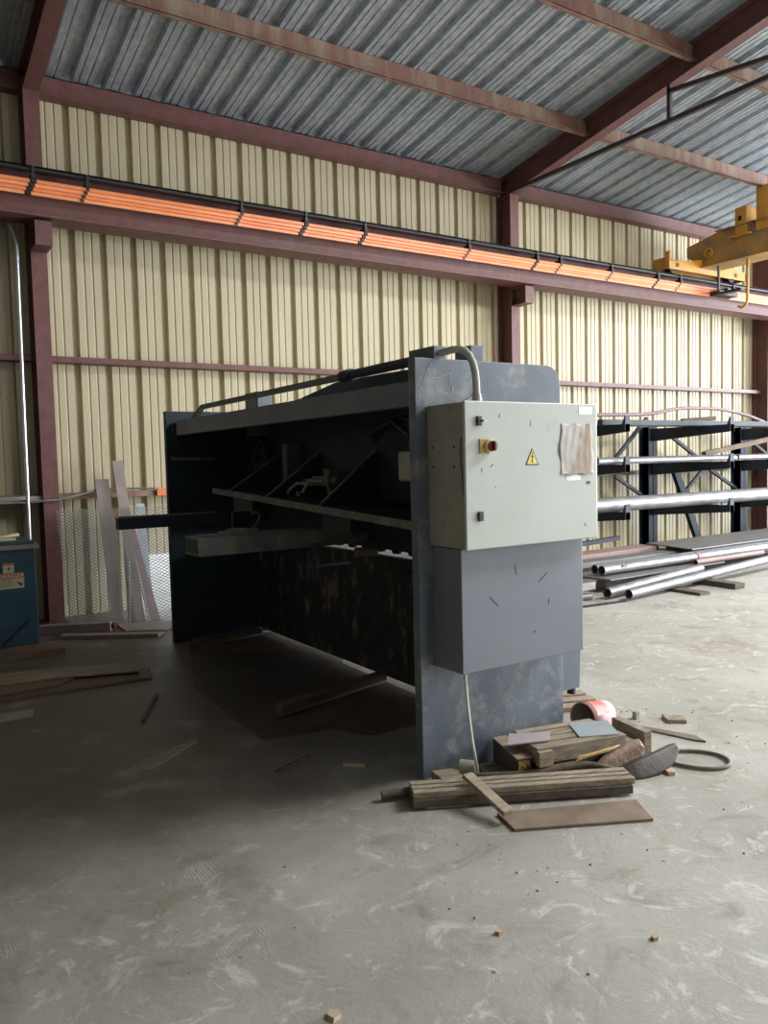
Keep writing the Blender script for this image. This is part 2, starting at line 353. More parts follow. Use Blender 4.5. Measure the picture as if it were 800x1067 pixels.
# ------------------------------------------------------------------ frame
def isec_x(mb, x0, x1, yc, z0, z1, w, t=.012, tw=.01):
    mb.box(x0, x1, yc - w / 2, yc + w / 2, z0, z0 + t); mb.box(x0, x1, yc - w / 2, yc + w / 2, z1 - t, z1); mb.box(x0, x1, yc - tw / 2, yc + tw / 2, z0 + t, z1 - t)
names = ['beyond the left edge', 'at the far left, beside the white conduit', 'right behind the grey machine', 'behind the right end of the steel rack', 'at the far right end']
for i, x in enumerate(COLX):
    if i in (0, 4): continue
    t = thing('steel_column', 'red-brown steel wall column ' + names[i], 'column', (x, 8.7, 0), 'wall columns')
    m = MB(); m.box(x - .075, x + .075, 8.57, 8.585, 0, 5.31); m.box(x - .075, x + .075, 8.845, 8.86, 0, 5.31); m.box(x - .006, x + .006, 8.585, 8.845, 0, 5.31)
    m.box(x - .09, x + .09, 8.56, 8.865, 0, .015)
    m.build('shaft', M['steel'], t)
    b = MB(); b.box(x - .078, x + .078, 8.28, 8.292, 3.73, 3.962); b.box(x - .078, x + .078, 8.28, 8.568, 3.715, 3.73); b.box(x - .078, x + .078, 8.28, 8.568, 3.95, 3.962); b.box(x - .006, x + .006, 8.292, 8.568, 3.73, 3.95)
    b.build('bracket', M['steel'], t)
for i, x in enumerate(COLX):
    if i in (0, 4): continue
    m = MB(); dz = .165
    for side, (ya, yb) in (('n', (8.86, 0.0)), ('s', (0.0, -8.86))):
        for lo, hi, w in ((-.30, -.287, .15), (-.018, -.006, .15), (-.287, -.018, .01)):
            m.prism([(x - w / 2, ya, zr(ya) + lo + .0), (x - w / 2, yb, zr(yb) + lo), (x - w / 2, yb, zr(yb) + hi), (x - w / 2, ya, zr(ya) + hi)], (w, 0, 0))
    tag(m.build('roof_rafter', M['steel'], None, 0, (x, 0, 0)), ['', 'red-brown sloping roof rafter in the top left corner', 'sloping roof rafter with pink lower flange above the machine', 'roof rafter beyond the yellow crane, hidden in part'][i], 'rafter', 'roof rafters')
# runway beam + crane rail
t = thing('runway_beam', 'long red-brown crane runway beam running along the cream wall', 'beam', (8, 8.37, 3.965))
m = MB(); isec_x(m, X_L + .01, X_R - .01, 8.37, 3.965, 4.42, .33, .016, .012); m.build('beam', M['steel'], t)
m = MB(); m.box(X_L + .01, X_R - .01, 8.34, 8.40, 4.42, 4.47); m.build('crane_rail', M['darksteel'], t)
m = MB(); m.box(X_L + .01, X_R - .01, 8.205, 8.215, 4.385, 4.42); m.build('lip_channel', M['darksteel'], t)
# conductor bars
t = thing('conductor_rail', 'bright orange conductor bars hung along the front of the runway beam', 'rail', (8, 8.2, 4.18))
xs = [X_L + .1, 1.46, 4.33, 5.12, 7.9, 10.45, X_R - .1]
for k in range(4):
    m = MB()
    for a, b in zip(xs[:-1], xs[1:]):
        a2 = a + .03 - k * .014; b2 = b - .03 - k * .014
        y = 8.155 + .022 * k; z = 4.28 - .031 * k
        m.box(a2, b2, y, y + .024, z - .0315, z)
    m.build('conductor_bar', M['orange'] if k % 2 == 0 else M['orange_in'], t)
for x in (-3, 1.46, 1.95, 3.55, 4.33, 5.12, 6.7, 7.9, 8.35, 9.4, 10.45, 11.0, 12.4, 13.8, 16):
    m = MB(); m.box(x - .022, x + .022, 8.135, 8.25, 4.285, 4.33); m.box(x - .012, x + .012, 8.15, 8.20, 4.33, 4.40)
    for k in range(4): m.box(x - .016 - .014 * k, x + .016 - .014 * k, 8.148 + .022 * k, 8.182 + .022 * k, 4.25 - .031 * k, 4.286 - .031 * k)
    m.build('hanger', M['black'], t)
m = MB(); m.cyl((X_L + .1, 8.17, 4.372), (X_R - .1, 8.17, 4.372), .011, 8); m.build('cable', M['black'], t)
# girts, eave struts, purlins - one object per bay
bayn = ['in the dark left bay', 'in the bay behind the machine', 'in the bay behind the steel rack', 'in the far right bay']
for i in range(4):
    xa, xb = COLX[i] + .077, COLX[i + 1] - .077
    if i == 0: xa = X_L + .01
    if i == 3: xb = X_R - .01
    for z, nm in ((2.66, 'upper'), (1.25, 'lower')):
        m = MB(); m.box(xa, xb, 8.70, 8.712, z, z + .06); m.box(xa, xb, 8.712, 8.868, z + .052, z + .06); m.box(xa, xb, 8.712, 8.868, z, z + .008)
        tag(m.build('wall_girt', M['purlin'] if nm == 'lower' else M['steel'], None, 0, ((xa + xb) / 2, 8.7, z)), f'{nm} horizontal red-brown wall girt {bayn[i]}', 'girt', 'wall girts')
    m = MB(); m.box(xa, xb, 8.745, 8.76, 5.325, 5.524); m.box(xa, xb, 8.69, 8.86, 5.315, 5.327); m.box(xa, xb, 8.745, 8.86, 5.514, 5.524)
    tag(m.build('eave_strut', M['steel'], None, 0, ((xa + xb) / 2, 8.75, 5.315)), f'deep red-brown eave beam under the roof edge {bayn[i]}', 'beam', 'eave beams')
rown = ['nearest the wall', 'second from the wall', 'third from the wall', 'fourth from the wall', 'fifth from the wall']
for r, y in enumerate((7.22, 5.67, 4.12, 2.57, 1.02)):
    for i in range(1, 4):
        if r > 2 and i > 1: continue
        xa, xb = COLX[i] + .012, COLX[i + 1] - .012
        z1 = zr(y) - .004; z0 = z1 - .205
        m = MB()
        m.box(xa, xb, y - .003, y + .003, z0, z1); m.box(xa, xb, y - .06, y, z0, z0 + .006); m.box(xa, xb, y, y + .06, z1 - .006 - .010, z1 - .010); m.box(xa, xb, y - .06, y - .056, z0, z0 + .02)
        tag(m.build('roof_purlin', M['purlin'], None, 0, ((xa + xb) / 2, y, z0)), f'dusty brown roof purlin {rown[r]} {bayn[i]}', 'purlin', 'roof purlins')
for y in (-1.02, -2.57, -4.12, -5.67, -7.22):
    pass
# tie bars of the portal above column two
t = thing('tie_truss', 'thin dark steel tie bars running out from the top of the middle column', 'truss', (7.8, 5.9, 5.3))
MB().bar((7.8, 8.56, 5.30), (7.8, 1.0, 5.33), .05, .05).build('lower_bar', M['darksteel'], t)
MB().bar((7.8, 5.94, 5.64), (7.8, 3.2, 5.33), .045, .045).build('upper_bar', M['darksteel'], t)
MB().bar((7.8, 5.93, 5.31), (7.8, 5.93, 5.72), .045, .045, (1, 0, 0)).build('post', M['darksteel'], t)

# ------------------------------------------------------------------ yellow crane
t = thing('overhead_crane', 'yellow overhead travelling crane end at the upper right', 'crane', (11.8, 8.3, 4.47))
m = MB(); m.prism([(10.77, 8.22, 4.50), (10.77, 8.22, 4.62), (11.25, 8.22, 4.66), (11.6, 8.22, 4.72), (12.1, 8.22, 4.72), (12.84, 8.22, 4.64), (12.84, 8.22, 4.50)], (0, .02, 0))
m.prism([(10.77, 8.48, 4.50), (10.77, 8.48, 4.62), (11.25, 8.48, 4.66), (12.1, 8.48, 4.72), (12.84, 8.48, 4.64), (12.84, 8.48, 4.50)], (0, .02, 0))
m.box(10.77, 10.79, 8.22, 8.5, 4.50, 4.68); m.box(12.82, 12.84, 8.22, 8.5, 4.5, 4.64); m.box(10.9, 12.75, 8.24, 8.48, 4.64, 4.655); m.box(10.75, 10.78, 8.18, 8.26, 4.50, 4.76)
m.build('end_carriage', M['yellow'], t)
for x in (11.0, 12.55):
    w = MB(); w.cyl((x, 8.30, 4.571), (x, 8.42, 4.571), .10, 28); w.cyl((x, 8.21, 4.571), (x, 8.30, 4.571), .035, 16); w.build('wheel', M['darksteel'], t)
m = MB()
m.prism([(11.62, 8.5, 4.82), (11.62, 8.2, 4.60), (11.62, -8.0, 4.60), (11.62, -8.0, 5.10), (11.62, 7.9, 5.10), (11.62, 8.5, 4.98)], (.38, 0, 0))
m.box(11.57, 12.05, -8.0, 8.25, 4.585, 4.60); m.box(11.57, 12.05, -8.0, 7.95, 5.10, 5.112)
g = m.build('girder', M['girder'], t)
MB().pipe((11.585, 8.08, 4.80), (11.62, 8.08, 4.80), .075, .05).build('round_cap', M['yellow'], g)
MB().cyl((11.60, 8.08, 4.80), (11.619, 8.08, 4.80), .03, 20).build('cap_bolt', M['yellow'], g)
m = MB(); m.box(11.60, 11.86, 7.42, 7.62, 4.955, 5.38); m.box(11.54, 11.90, 7.34, 7.66, 4.93, 4.955); m.build('hoist_bracket', M['yellow'], t, .01)
MB().box(11.594, 11.60, 7.50, 7.56, 5.17, 5.24).build('bracket_hole', M['rack'], t)
m = MB(); m.box(11.60, 11.86, 7.06, 7.26, 4.955, 5.6); m.build('hoist_bracket', M['yellow'], t)
m = MB(); m.tube([(11.7, 7.46, 4.59), (11.7, 7.46, 3.95), (11.7, 7.49, 3.88), (11.7, 7.56, 3.85), (11.7, 7.62, 3.88)], .022, 10); m.build('collector_arm', M['yellow'], t)
m = MB(); m.box(11.72, 12.2, 7.95, 8.14, 4.13, 4.2); m.box(11.68, 11.78, 7.56, 8.0, 4.12, 4.16); m.box(12.0, 12.1, 8.0, 8.16, 4.20, 4.27); m.build('current_collector', M['black'], t)
m = MB(); m.box(11.70, 11.73, 7.96, 7.99, 4.14, 4.60); m.build('collector_post', M['darksteel'], t)

# ------------------------------------------------------------------ the guillotine shear
PX0, PX1 = 2.205, 3.165
mach = thing('guillotine_shear', 'large grey hydraulic guillotine shearing machine standing on the concrete floor', 'machine', (2.7, 5.0, 0))
def end_plate(y0, y1, ztop, m, foot=.0):
    r = .10; pts = [(PX0, y0, foot), (PX1, y0, foot), (PX1, y0, ztop - r)]
    for k in range(1, 7):
        a = k / 6 * math.pi / 2; pts.append((PX1 - r + r * math.cos(a), y0, ztop - r + r * math.sin(a)))
    pts.append((PX0, y0, ztop))
    return MB().prism(pts, (0, y1 - y0, 0)).build('end_plate', m, mach, .004)
np_ = end_plate(3.107, 3.165, 2.052, M['greylow'])
fp_ = end_plate(6.865, 6.923, 2.045, M['teal'])  # darker than the near plate: interior shade put into its colour
# bed: vertical plate, table, apron
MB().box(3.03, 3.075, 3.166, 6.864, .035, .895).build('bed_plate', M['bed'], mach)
m = MB(); m.box(3.02, 3.37, 3.166, 6.864, .895, .905); m.build('table', M['dusty'], mach)
m = MB(); m.prism([(3.17, 3.167, .245), (3.355, 3.167, .245), (3.365, 3.167, .45), (3.365, 3.167, .893), (3.17, 3.167, .893)], (0, 3.69, 0)); m.build('front_apron', M['grey'], mach)
MB().cyl((3.345, 3.22, .20), (3.345, 3.22, .246), .025, 14).build('bolt_head', M['black'], mach)
for y in (3.137, 6.893):
    MB().box(3.10, 3.24, y - .07 if y > 5 else y + .03, y + (-.03 if y > 5 else .10), 0, .03).build('levelling_foot', M['black'], mach)
# holddown / upper beam
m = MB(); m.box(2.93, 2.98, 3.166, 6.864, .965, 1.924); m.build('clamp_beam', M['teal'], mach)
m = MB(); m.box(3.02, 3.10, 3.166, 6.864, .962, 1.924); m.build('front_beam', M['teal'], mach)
for k in range(18):
    y = 3.30 + k * .195
    m = MB(); m.cyl((3.0, y, .942), (3.0, y, 1.06), .042, 18); m.cyl((3.0, y, .935), (3.0, y, .942), .034, 18); m.build('holddown_foot', M['teal'], mach)
# big round housing plate standing against the beam
m = MB(); cy, cz, R = 4.55, 1.30, .62
pts = [(2.86, cy + R * 1.6 * math.cos(a), cz + R * math.sin(a)) for a in [math.pi * k / 20 for k in range(21)]]
pts = [(2.86, max(p[1], 3.2), min(p[2], 1.79)) for p in pts]
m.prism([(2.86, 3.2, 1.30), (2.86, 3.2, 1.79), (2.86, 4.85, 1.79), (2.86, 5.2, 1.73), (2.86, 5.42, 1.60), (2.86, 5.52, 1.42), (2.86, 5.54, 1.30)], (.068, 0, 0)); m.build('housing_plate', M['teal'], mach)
# ram flange with gussets (raked)
def zram(y): return 1.225 + (y - 3.2) * .0475
m = MB(); m.prism([(2.40, 3.166, zram(3.166)), (2.40, 6.28, zram(6.28)), (2.93, 6.28, zram(6.28)), (2.93, 3.166, zram(3.166))], (0, 0, -.022)); m.build('ram_flange', M['teal'], mach)
m = MB(); m.prism([(2.385, 3.166, zram(3.166) + .008), (2.385, 6.28, zram(6.28) + .008), (2.40, 6.28, zram(6.28) + .008), (2.40, 3.166, zram(3.166) + .008)], (0, 0, -.045)); m.build('ram_edge_bar', M['dusty'], mach)
for y in (5.95, 5.27, 4.47):
    m = MB(); m.prism([(2.41, y, zram(y)), (2.84, y, 1.63), (2.86, y, 1.63), (2.86, y, zram(y))], (0, .018, 0)); g = m.build('gusset', M['teal'], mach)
    MB().bar((2.41, y + .009, zram(y) + .006), (2.845, y + .009, 1.638), .028, .008).build('gusset_edge', M['dusty'], g)
for ya, yb in ((5.62, 6.0), (4.16, 4.52)):
    MB().box(2.45, 2.62, ya, yb, zram(ya) - .14, zram(ya) - .022).build('guide_block', M['teal'], mach)
# top box beam, covers, tube
m = MB(); m.box(2.25, 2.262, 3.166, 6.72, 1.83, 1.945); m.box(2.262, 2.33, 3.166, 6.72, 1.83, 1.842); m.build('top_beam', M['grey'], mach)
m = MB(); m.box(2.25, 2.40, 3.166, 6.72, 1.945, 1.953); m.build('beam_ledge', M['dusty'], mach)
m = MB(); m.box(2.263, 3.12, 3.166, 6.864, 1.925, 1.94); m.build('top_cover', M['teal'], mach)
def hole_plate():
    bm_pts = [(2.40, 3.166, 1.953), (2.40, 3.166, 2.035), (2.40, 4.2, 2.045), (2.40, 4.95, 1.953)]
    return MB().prism(bm_pts, (.006, 0, 0)).build('hose_guard', M['teal'], mach)
hp = hole_plate()
m = MB(); m.cyl((2.396, 4.66, 1.972), (2.409, 4.66, 1.972), .014, 16); m.build('guard_hole_light', M['white'], hp)  # white disc on the guard paints the brightness seen through its hole
m = MB(); m.bar((2.30, 6.42, 1.955), (2.30, 6.20, 2.036), .035, .03); m.bar((2.30, 6.21, 2.036), (2.30, 3.92, 2.048), .035, .034); m.build('square_tube', M['dusty'], mach)
m = MB(); m.cyl((2.30, 3.95, 2.048), (2.30, 3.85, 2.05), .034, 18); m.cyl((2.30, 3.87, 2.05), (2.30, 3.166, 2.054), .025, 18); m.build('hydraulic_pipe', M['teal'], mach)
m = MB(); m.box(2.33, 2.405, 3.12, 3.33, 2.0, 2.115); m.build('oil_block', M['grey'], mach, .003)
m = MB(); m.box(2.60, 2.685, 3.17, 3.30, 2.0, 2.14); m.build('oil_block', M['grey'], mach, .003)
m = MB(); m.box(2.85, 2.98, 6.35, 6.62, 1.815, 2.19); m.build('oil_block', M['grey'], mach, .003)
# guide arms that stick out to the rear
m = MB(); m.box(1.64, 2.93, 6.36, 6.46, 1.075, 1.165); m.build('support_arm', M['teal'], mach, .004)
m = MB(); m.box(1.66, 2.45, 6.37, 6.45, 1.166, 1.176); m.build('dusty_strip', M['rustplate'], mach)
arm = MB().prism([(1.69, 4.72, 1.00), (1.69, 4.72, 1.115), (1.69, 4.97, 1.115), (1.69, 4.97, 1.00)], (1.23, 0, 0)).build('support_arm', M['dusty'], mach, .004)
MB().box(1.685, 1.69, 4.745, 4.945, 1.02, 1.10).build('arm_mouth', M['black'], arm)
m = MB(); m.box(1.88, 2.08, 4.76, 4.88, 1.116, 1.135); m.box(1.93, 2.02, 4.76, 4.84, 1.135, 1.155); m.cyl((1.9, 4.8, 1.14), (2.12, 4.8, 1.14), .012, 10); m.box(1.72, 1.86, 4.80, 4.9, 1.116, 1.124); m.build('stop_clamp', M['dusty'], arm)
m = MB(); m.tube([(1.97, 4.86, 1.135), (1.975, 4.86, 1.26), (2.04, 4.86, 1.272)], .004, 6); m.tube([(2.10, 4.86, 1.13), (2.15, 4.86, 1.18), (2.17, 4.86, 1.23), (2.14, 4.86, 1.255), (2.11, 4.86, 1.235)], .005, 6); m.build('wire', M['cable'], arm)
m = MB(); m.cyl((2.62, 4.40, .98), (2.76, 4.36, .978), .032, 18); m.build('roller', M['rustplate'], mach)
m = MB(); m.bar((2.35, 4.42, 1.06), (2.35, 4.42, .90), .04, .03, (1, 0, 0)); m.box(2.30, 2.62, 4.46, 4.50, .90, .915); m.build('hanger_bracket', M['teal'], mach)
m = MB(); m.box(2.90, 3.03, 3.3, 4.3, .80, .83); m.box(2.92, 2.95, 3.9, 3.95, .72, .8); m.box(2.92, 2.95, 3.4, 3.45, .68, .8); m.cyl((2.93, 3.25, .76), (2.93, 3.9, .76), .014, 10); m.build('link_bar', M['teal'], mach)
# hoses, junction box, valve cluster
jb = MB().box(2.36, 2.42, 3.22, 3.50, 1.455, 1.612).build('junction_box', M['cabside'], mach, .012)
def tri_sign(mb_parent, cx, y, cz, s, axis='y'):
    def T(p):      # local sign plane (u across, w up)
        return [(cx + u, y, cz + w) for u, w in p] if axis == 'y' else [(y, cx - u, cz + w) for u, w in p]
    d = (0, -.0015, 0) if axis == 'y' else (-.0015, 0, 0); d2 = (0, -.0022, 0) if axis == 'y' else (-.0022, 0, 0); d3 = (0, -.003, 0) if axis == 'y' else (-.003, 0, 0)
    h = s * .92
    MB().prism(T([(-s / 2, -h / 2), (s / 2, -h / 2), (0, h / 2)]), d).build('sign_border', M['signk'], mb_parent)
    q = .78
    MB().prism(T([(-s / 2 * q, -h / 2 + s * .065), (s / 2 * q, -h / 2 + s * .065), (0, h / 2 * q + .006 * s)]), d2).build('sign_face', M['signy'], mb_parent)
    b = [(.03, .26), (-.09, -.02), (-.005, -.02), (-.05, -.24), (-.10, -.20), (-.02, -.36), (.06, -.24), (.0, -.24), (.09, .06), (.0, .06), (.07, .26)]
    MB().prism(T([(u * s, w * s) for u, w in b]), d3).build('sign_bolt', M['signk'], mb_parent)
tri_sign(jb, 3.33, 2.359, 1.535, .07, 'x')
for pts in ([(2.39, 3.40, 1.61), (2.38, 3.42, 1.70), (2.40, 3.6, 1.78), (2.5, 3.95, 1.74), (2.6, 4.1, 1.70)], [(2.40, 3.32, 1.61), (2.39, 3.3, 1.74), (2.42, 3.5, 1.83 - .04), (2.5, 3.8, 1.765), (2.6, 4.1, 1.69)]):
    MB().tube(pts, .014, 10).build('hose', M['black'], mach)
m = MB(); m.box(2.70, 2.86, 4.88, 5.12, 1.40, 1.47); m.cyl((2.72, 5.3, 1.42), (2.72, 5.0, 1.43), .03, 12); m.cyl((2.74, 4.8, 1.44), (2.74, 4.95, 1.44), .022, 12); m.box(2.72, 2.80, 4.90, 4.98, 1.47, 1.52); m.build('valve_block', M['dusty'], mach, .003)
m = MB(); m.tube([(2.70, 5.10, 1.41), (2.62, 5.20, 1.42), (2.58, 5.27, 1.36), (2.60, 5.3, 1.30)], .012, 8); m.tube([(2.70, 4.95, 1.43), (2.64, 5.05, 1.44), (2.60, 5.08, 1.35)], .012, 8); m.cyl((2.66, 5.26, 1.36), (2.66, 5.26, 1.31), .018, 12); m.build('hose', M['hose'], mach)
m = MB(); m.prism([(2.72, 4.86, zram(4.9)), (2.72, 4.90, 1.40), (2.86, 4.90, 1.40), (2.86, 4.86, zram(4.9))], (0, .05, 0)); m.build('valve_bracket', M['dusty'], mach)
m = MB()
for a in range(8): m.cyl((2.80, 6.38 + .13 * math.cos(a * math.pi / 4), 1.62 + .13 * math.sin(a * math.pi / 4)), (2.85, 6.38 + .13 * math.cos(a * math.pi / 4), 1.62 + .13 * math.sin(a * math.pi / 4)), .012, 8)
m.cyl((2.84, 6.38, 1.62), (2.93, 6.38, 1.62), .17, 32); m.box(2.80, 2.85, 6.34, 6.42, 1.59, 1.65); m.build('cylinder_flange', M['teal'], mach)
m = MB(); m.box(2.80, 2.93, 5.72, 5.80, 1.38, 1.72); m.build('guide_strip', M['grey'], mach)
m = MB(); m.bar((2.24, 6.83, 1.63), (2.62, 6.83, 1.625), .04, .03); m.build('shelf_bracket', M['dusty'], mach)
m = MB(); m.tube([(2.25, 6.80, 1.93), (2.235, 6.77, 1.88), (2.24, 6.74, 1.83), (2.26, 6.73, 1.76)], .007, 8); m.build('hose', M['teal'], mach)
MB().box(2.198, 2.205, 6.88, 6.905, .97, 1.02).build('tag_plate', M['cabside'], mach)
MB().tube([(2.83, 3.30, .50), (2.80, 3.32, .40), (2.80, 3.4, .30), (2.9, 3.35, .20), (3.0, 3.25, .12)], .010, 8).build('cable_loop', M['hose'], mach)
m = MB(); m.box(2.78, 2.86, 3.166, 3.45, .45, .47); m.box(2.9, 3.02, 3.166, 3.5, .33, .47); m.build('valve_shelf', M['teal'], mach)

# cabinet
CX0, CX1, CY0, CY1, CZ0, CZ1 = 2.27, 3.122, 2.812, 3.106, 1.147, 1.826
cab = MB().box(CX0, CX1 - .002, CY0 + .022, CY1, CZ0 + .004, CZ1 - .004).build('electrical_cabinet', M['cabside'], mach, .004)
MB().box(CX0 - .006, CX1, CY0, CY0 + .018, CZ0, CZ1).build('cabinet_door', M['cab'], cab, .005)
MB().box(CX1 - .002, CX1 + .085, CY0 + .10, CY0 + .29, 1.335, 1.812).build('side_trunking', M['cab'], cab, .004)
m = MB(); m.box(CX1 + .05, CX1 + .10, CY0 + .13, CY0 + .16, 1.80, 1.808); m.build('screw', M['black'], cab); 
for z in (1.735, 1.345 - .045):
    m = MB(); m.cyl((2.345, CY0, z - .0), (2.345, CY0 - .010, z), .016, 16); m.box(2.331, 2.359, CY0 - .012, CY0, z - .022, z + .022); m.build('key_lock', M['black'], cab, .003)
m = MB(); m.box(2.352, 2.372, CY0 - .03, CY0 - .012, 1.735 - .004, 1.735 + .004); m.build('key', M['silver'], cab)
m = MB(); m.box(2.345, 2.405, CY0 - .006, CY0, 1.585, 1.655); m.build('switch_plate', M['yl'], cab, .003)
m = MB(); m.cyl((2.400, CY0 - .006, 1.62), (2.400, CY0 - .026, 1.62), .030, 28); m.build('switch_ring', M['cream2'], cab)
m = MB(); m.cyl((2.400, CY0 - .026, 1.62), (2.400, CY0 - .040, 1.62), .024, 28); m.box(2.393, 2.407, CY0 - .055, CY0 - .036, 1.60, 1.64); m.build('rotary_switch', M['red'], cab, .002)
tri_sign(cab, 2.672, CY0, 1.567, .088)
# crumpled paper
def paper():
    nx, nz = 22, 28; x0, x1, z0, z1 = 2.858, 3.078, 1.475, 1.722
    vs = []; 
    for j in range(nz + 1):
        for i in range(nx + 1):
            u, w = i / nx, j / nz
            d = .0025 + .0011 * math.sin(u * 30 + 2 * math.sin(w * 4)) * (.4 + .6 * w) + .0005 * math.sin(w * 17 + u * 9) + random.uniform(0, .0007)
            ex = (.010 * math.sin(w * 9) if i in (0,) else 0) + (.018 * (1 - w) - .006 * math.sin(w * 14) if i == nx else 0)
            ez = .006 * math.sin(u * 15) if j in (0, nz) else 0
            vs.append((x0 + (x1 - x0) * u + ex, CY0 - d - (.004 if j == 0 else 0), z0 + (z1 - z0) * w + ez))
    fs = [(j * (nx + 1) + i, j * (nx + 1) + i + 1, (j + 1) * (nx + 1) + i + 1, (j + 1) * (nx + 1) + i) for j in range(nz) for i in range(nx)]
    o = MB().add(vs, fs, True).build('paper_sheet', M['paper'], cab)
    so = o.modifiers.new('s', 'SOLIDIFY'); so.thickness = .0008
paper()
MB().box(2.99, 3.085, CY0 - .0012, CY0, 1.772, 1.812).build('small_label', M['white'], cab)
MB().box(2.90, 3.0, CY0 - .0012, CY0, 1.445, 1.47).build('small_label', M['white'], cab)
MB().box(3.048, 3.066, CY0 - .004, CY0, 1.425, 1.437).build('door_clip', M['black'], cab)
m = MB()
for x, z, a, l in ((2.47, 1.76, .3, .02), (2.665, 1.725, .1, .03), (2.42, 1.53, .9, .02), (2.36, 1.51, .2, .02), (3.03, 1.22, -.5, .02), (2.44, 1.43, .2, .008)):
    dx, dz = math.sin(a) * l / 2, math.cos(a) * l / 2
    m.bar((x - dx, CY0, z - dz), (x + dx, CY0, z + dz), .005, .0012, (0, 1, 0))
m.build('scratch_mark', M['cable'], cab)
m = MB()
for y, z in ((3.06, 1.62), (2.90, 1.62), (3.06, 1.53), (2.90, 1.53)): m.cyl((CX0, y, z), (CX0 - .003, y, z), .006, 10)
m.build('side_screw', M['black'], cab)
MB().tube([(CX0 - .003, 2.845, 1.66), (CX0 - .004, 2.85, 1.58), (CX0 - .003, 2.84, 1.5), (CX0 - .003, 2.835, 1.40)], .003, 6).build('side_scratch', M['cable'], cab)
# lower grey box
lb = MB().box(2.285, 3.085, 2.882, 3.106, .556, 1.146).build('lower_box', M['greybox'], mach, .004)
m = MB()
for x, z, a, l in ((2.62, 1.02, -.2, .05), (2.48, .88, -.8, .07), (2.80, .965, .95, .07), (2.74, .70, 1.3, .02), (2.84, .84, .1, .03)):
    dx, dz = math.sin(a) * l / 2, math.cos(a) * l / 2
    m.bar((x - dx, 2.882, z - dz), (x + dx, 2.882, z + dz), .005, .001, (0, 1, 0))
m.build('scratch_mark', M['rack'], lb)
# arched conduit from block to cabinet
pts = [(2.36, 3.105, 2.085), (2.375, 3.06, 2.09)]
for k in range(0, 11):
    a = math.pi / 2 * (1 - k / 10); pts.append((2.335 + .125 * math.cos(a) + .04 * (1 - math.cos(math.pi / 2 * k / 10)) * 0, 3.03 - .06 * k / 10, 1.965 + .125 * math.sin(a)))
pts = [(2.362, 3.11, 2.078), (2.372, 3.08, 2.082), (2.385, 3.05, 2.088), (2.405, 3.02, 2.09), (2.425, 3.00, 2.08), (2.440, 2.985, 2.055), (2.450, 2.972, 2.02), (2.457, 2.965, 1.975), (2.459, 2.962, 1.93), (2.460, 2.96, 1.87), (2.460, 2.96, 1.826)]
m = MB(); m.tube(pts, .018, 16); m.cyl(pts[-2], pts[-1], .022, 16); m.cyl((2.485, 2.965, 1.826), (2.485, 2.965, 1.855), .010, 10); m.build('arched_conduit', M['hose'], mach)
MB().tube([(2.50, 3.10, 1.845), (2.55, 3.103, 1.87), (2.58, 3.105, 1.92), (2.575, 3.106, 1.965)], .002, 6).build('loose_wire', M['cream'], mach)
MB().tube([(2.335, 2.93, .556), (2.337, 2.925, .45), (2.350, 2.925, .33), (2.372, 2.93, .20), (2.40, 2.94, .10), (2.43, 2.96, .02)], .008, 10).build('drop_cable', M['cream'], mach)

m = MB()
for pts in ([(2.30, 2.03), (2.27, 1.97), (2.235, 1.90), (2.225, 1.84)], [(2.30, 1.955), (2.36, 1.965), (2.42, 1.985)], [(2.44, 2.03), (2.41, 1.96), (2.43, 1.90), (2.40, 1.87)], [(2.50, 2.01), (2.56, 1.98), (2.60, 1.97)], [(2.33, 1.90), (2.38, 1.885), (2.42, 1.90)]):
    m.tube(smooth([(x, 3.1068, z) for x, z in pts], 4), .0014, 5)
m.build('chalky_scratch', M['cream'], mach)

# ------------------------------------------------------------------ leaning material at the wall
def lean(name, m, p_bl, p_br, p_tr, p_tl, t, label, cat):
    mb = MB(); mb.prism([p_bl, p_br, p_tr, p_tl], (0, t, 0)); return solo(mb, name, m, label, cat)
lean('flat_bar', M['flat'], (2.00, 8.18, 0), (2.10, 8.18, 0), (2.145, 8.655, 1.45), (2.007, 8.655, 1.45), .012, 'short brown-grey flat bar leaning left of the tallest bar', 'metal bar')
lean('flat_bar', M['flat'], (2.20, 8.08, 0), (2.30, 8.08, 0), (2.30, 8.65, 1.64), (2.19, 8.65, 1.64), .012, 'tallest tan flat bar leaning on the wall girt', 'metal bar')
lean('flat_bar', M['mauve'], (2.34, 8.06, 0), (2.45, 8.06, 0), (2.34, 8.60, 1.10), (2.23, 8.60, 1.10), .012, 'mauve flat bar leaning to the left behind the mesh', 'metal bar')
m = MB(); m.prism([(2.13, 8.02, 0), (2.145, 8.02, 0), (2.225, 8.26, .60), (2.21, 8.26, .60)], (0, .01, 0)); solo(m, 'thin_strip', M['silver'], 'thin bright metal strip leaning in front of the tan bars', 'metal strip')
m = MB(); m.prism([(2.33, 8.03, 0), (2.343, 8.03, 0), (2.29, 8.26, .62), (2.277, 8.26, .62)], (0, .01, 0)); solo(m, 'thin_strip', M['silver'], 'thin bright metal strip along the left edge of the mauve bar', 'metal strip')
lean('steel_strip', M['mauve'], (2.14, 8.12, 0), (2.25, 8.12, 0), (2.225, 8.40, .80), (2.20, 8.40, .80), .008, 'narrow purple steel offcut between the leaning bars', 'metal strip')
lean('blue_strip', M['plategrey'], (2.41, 8.44, .02), (2.50, 8.44, .02), (2.52, 8.685, 1.17), (2.43, 8.685, 1.17), .01, 'pale blue-grey strip leaning beside the bright gap in the wall', 'metal strip')
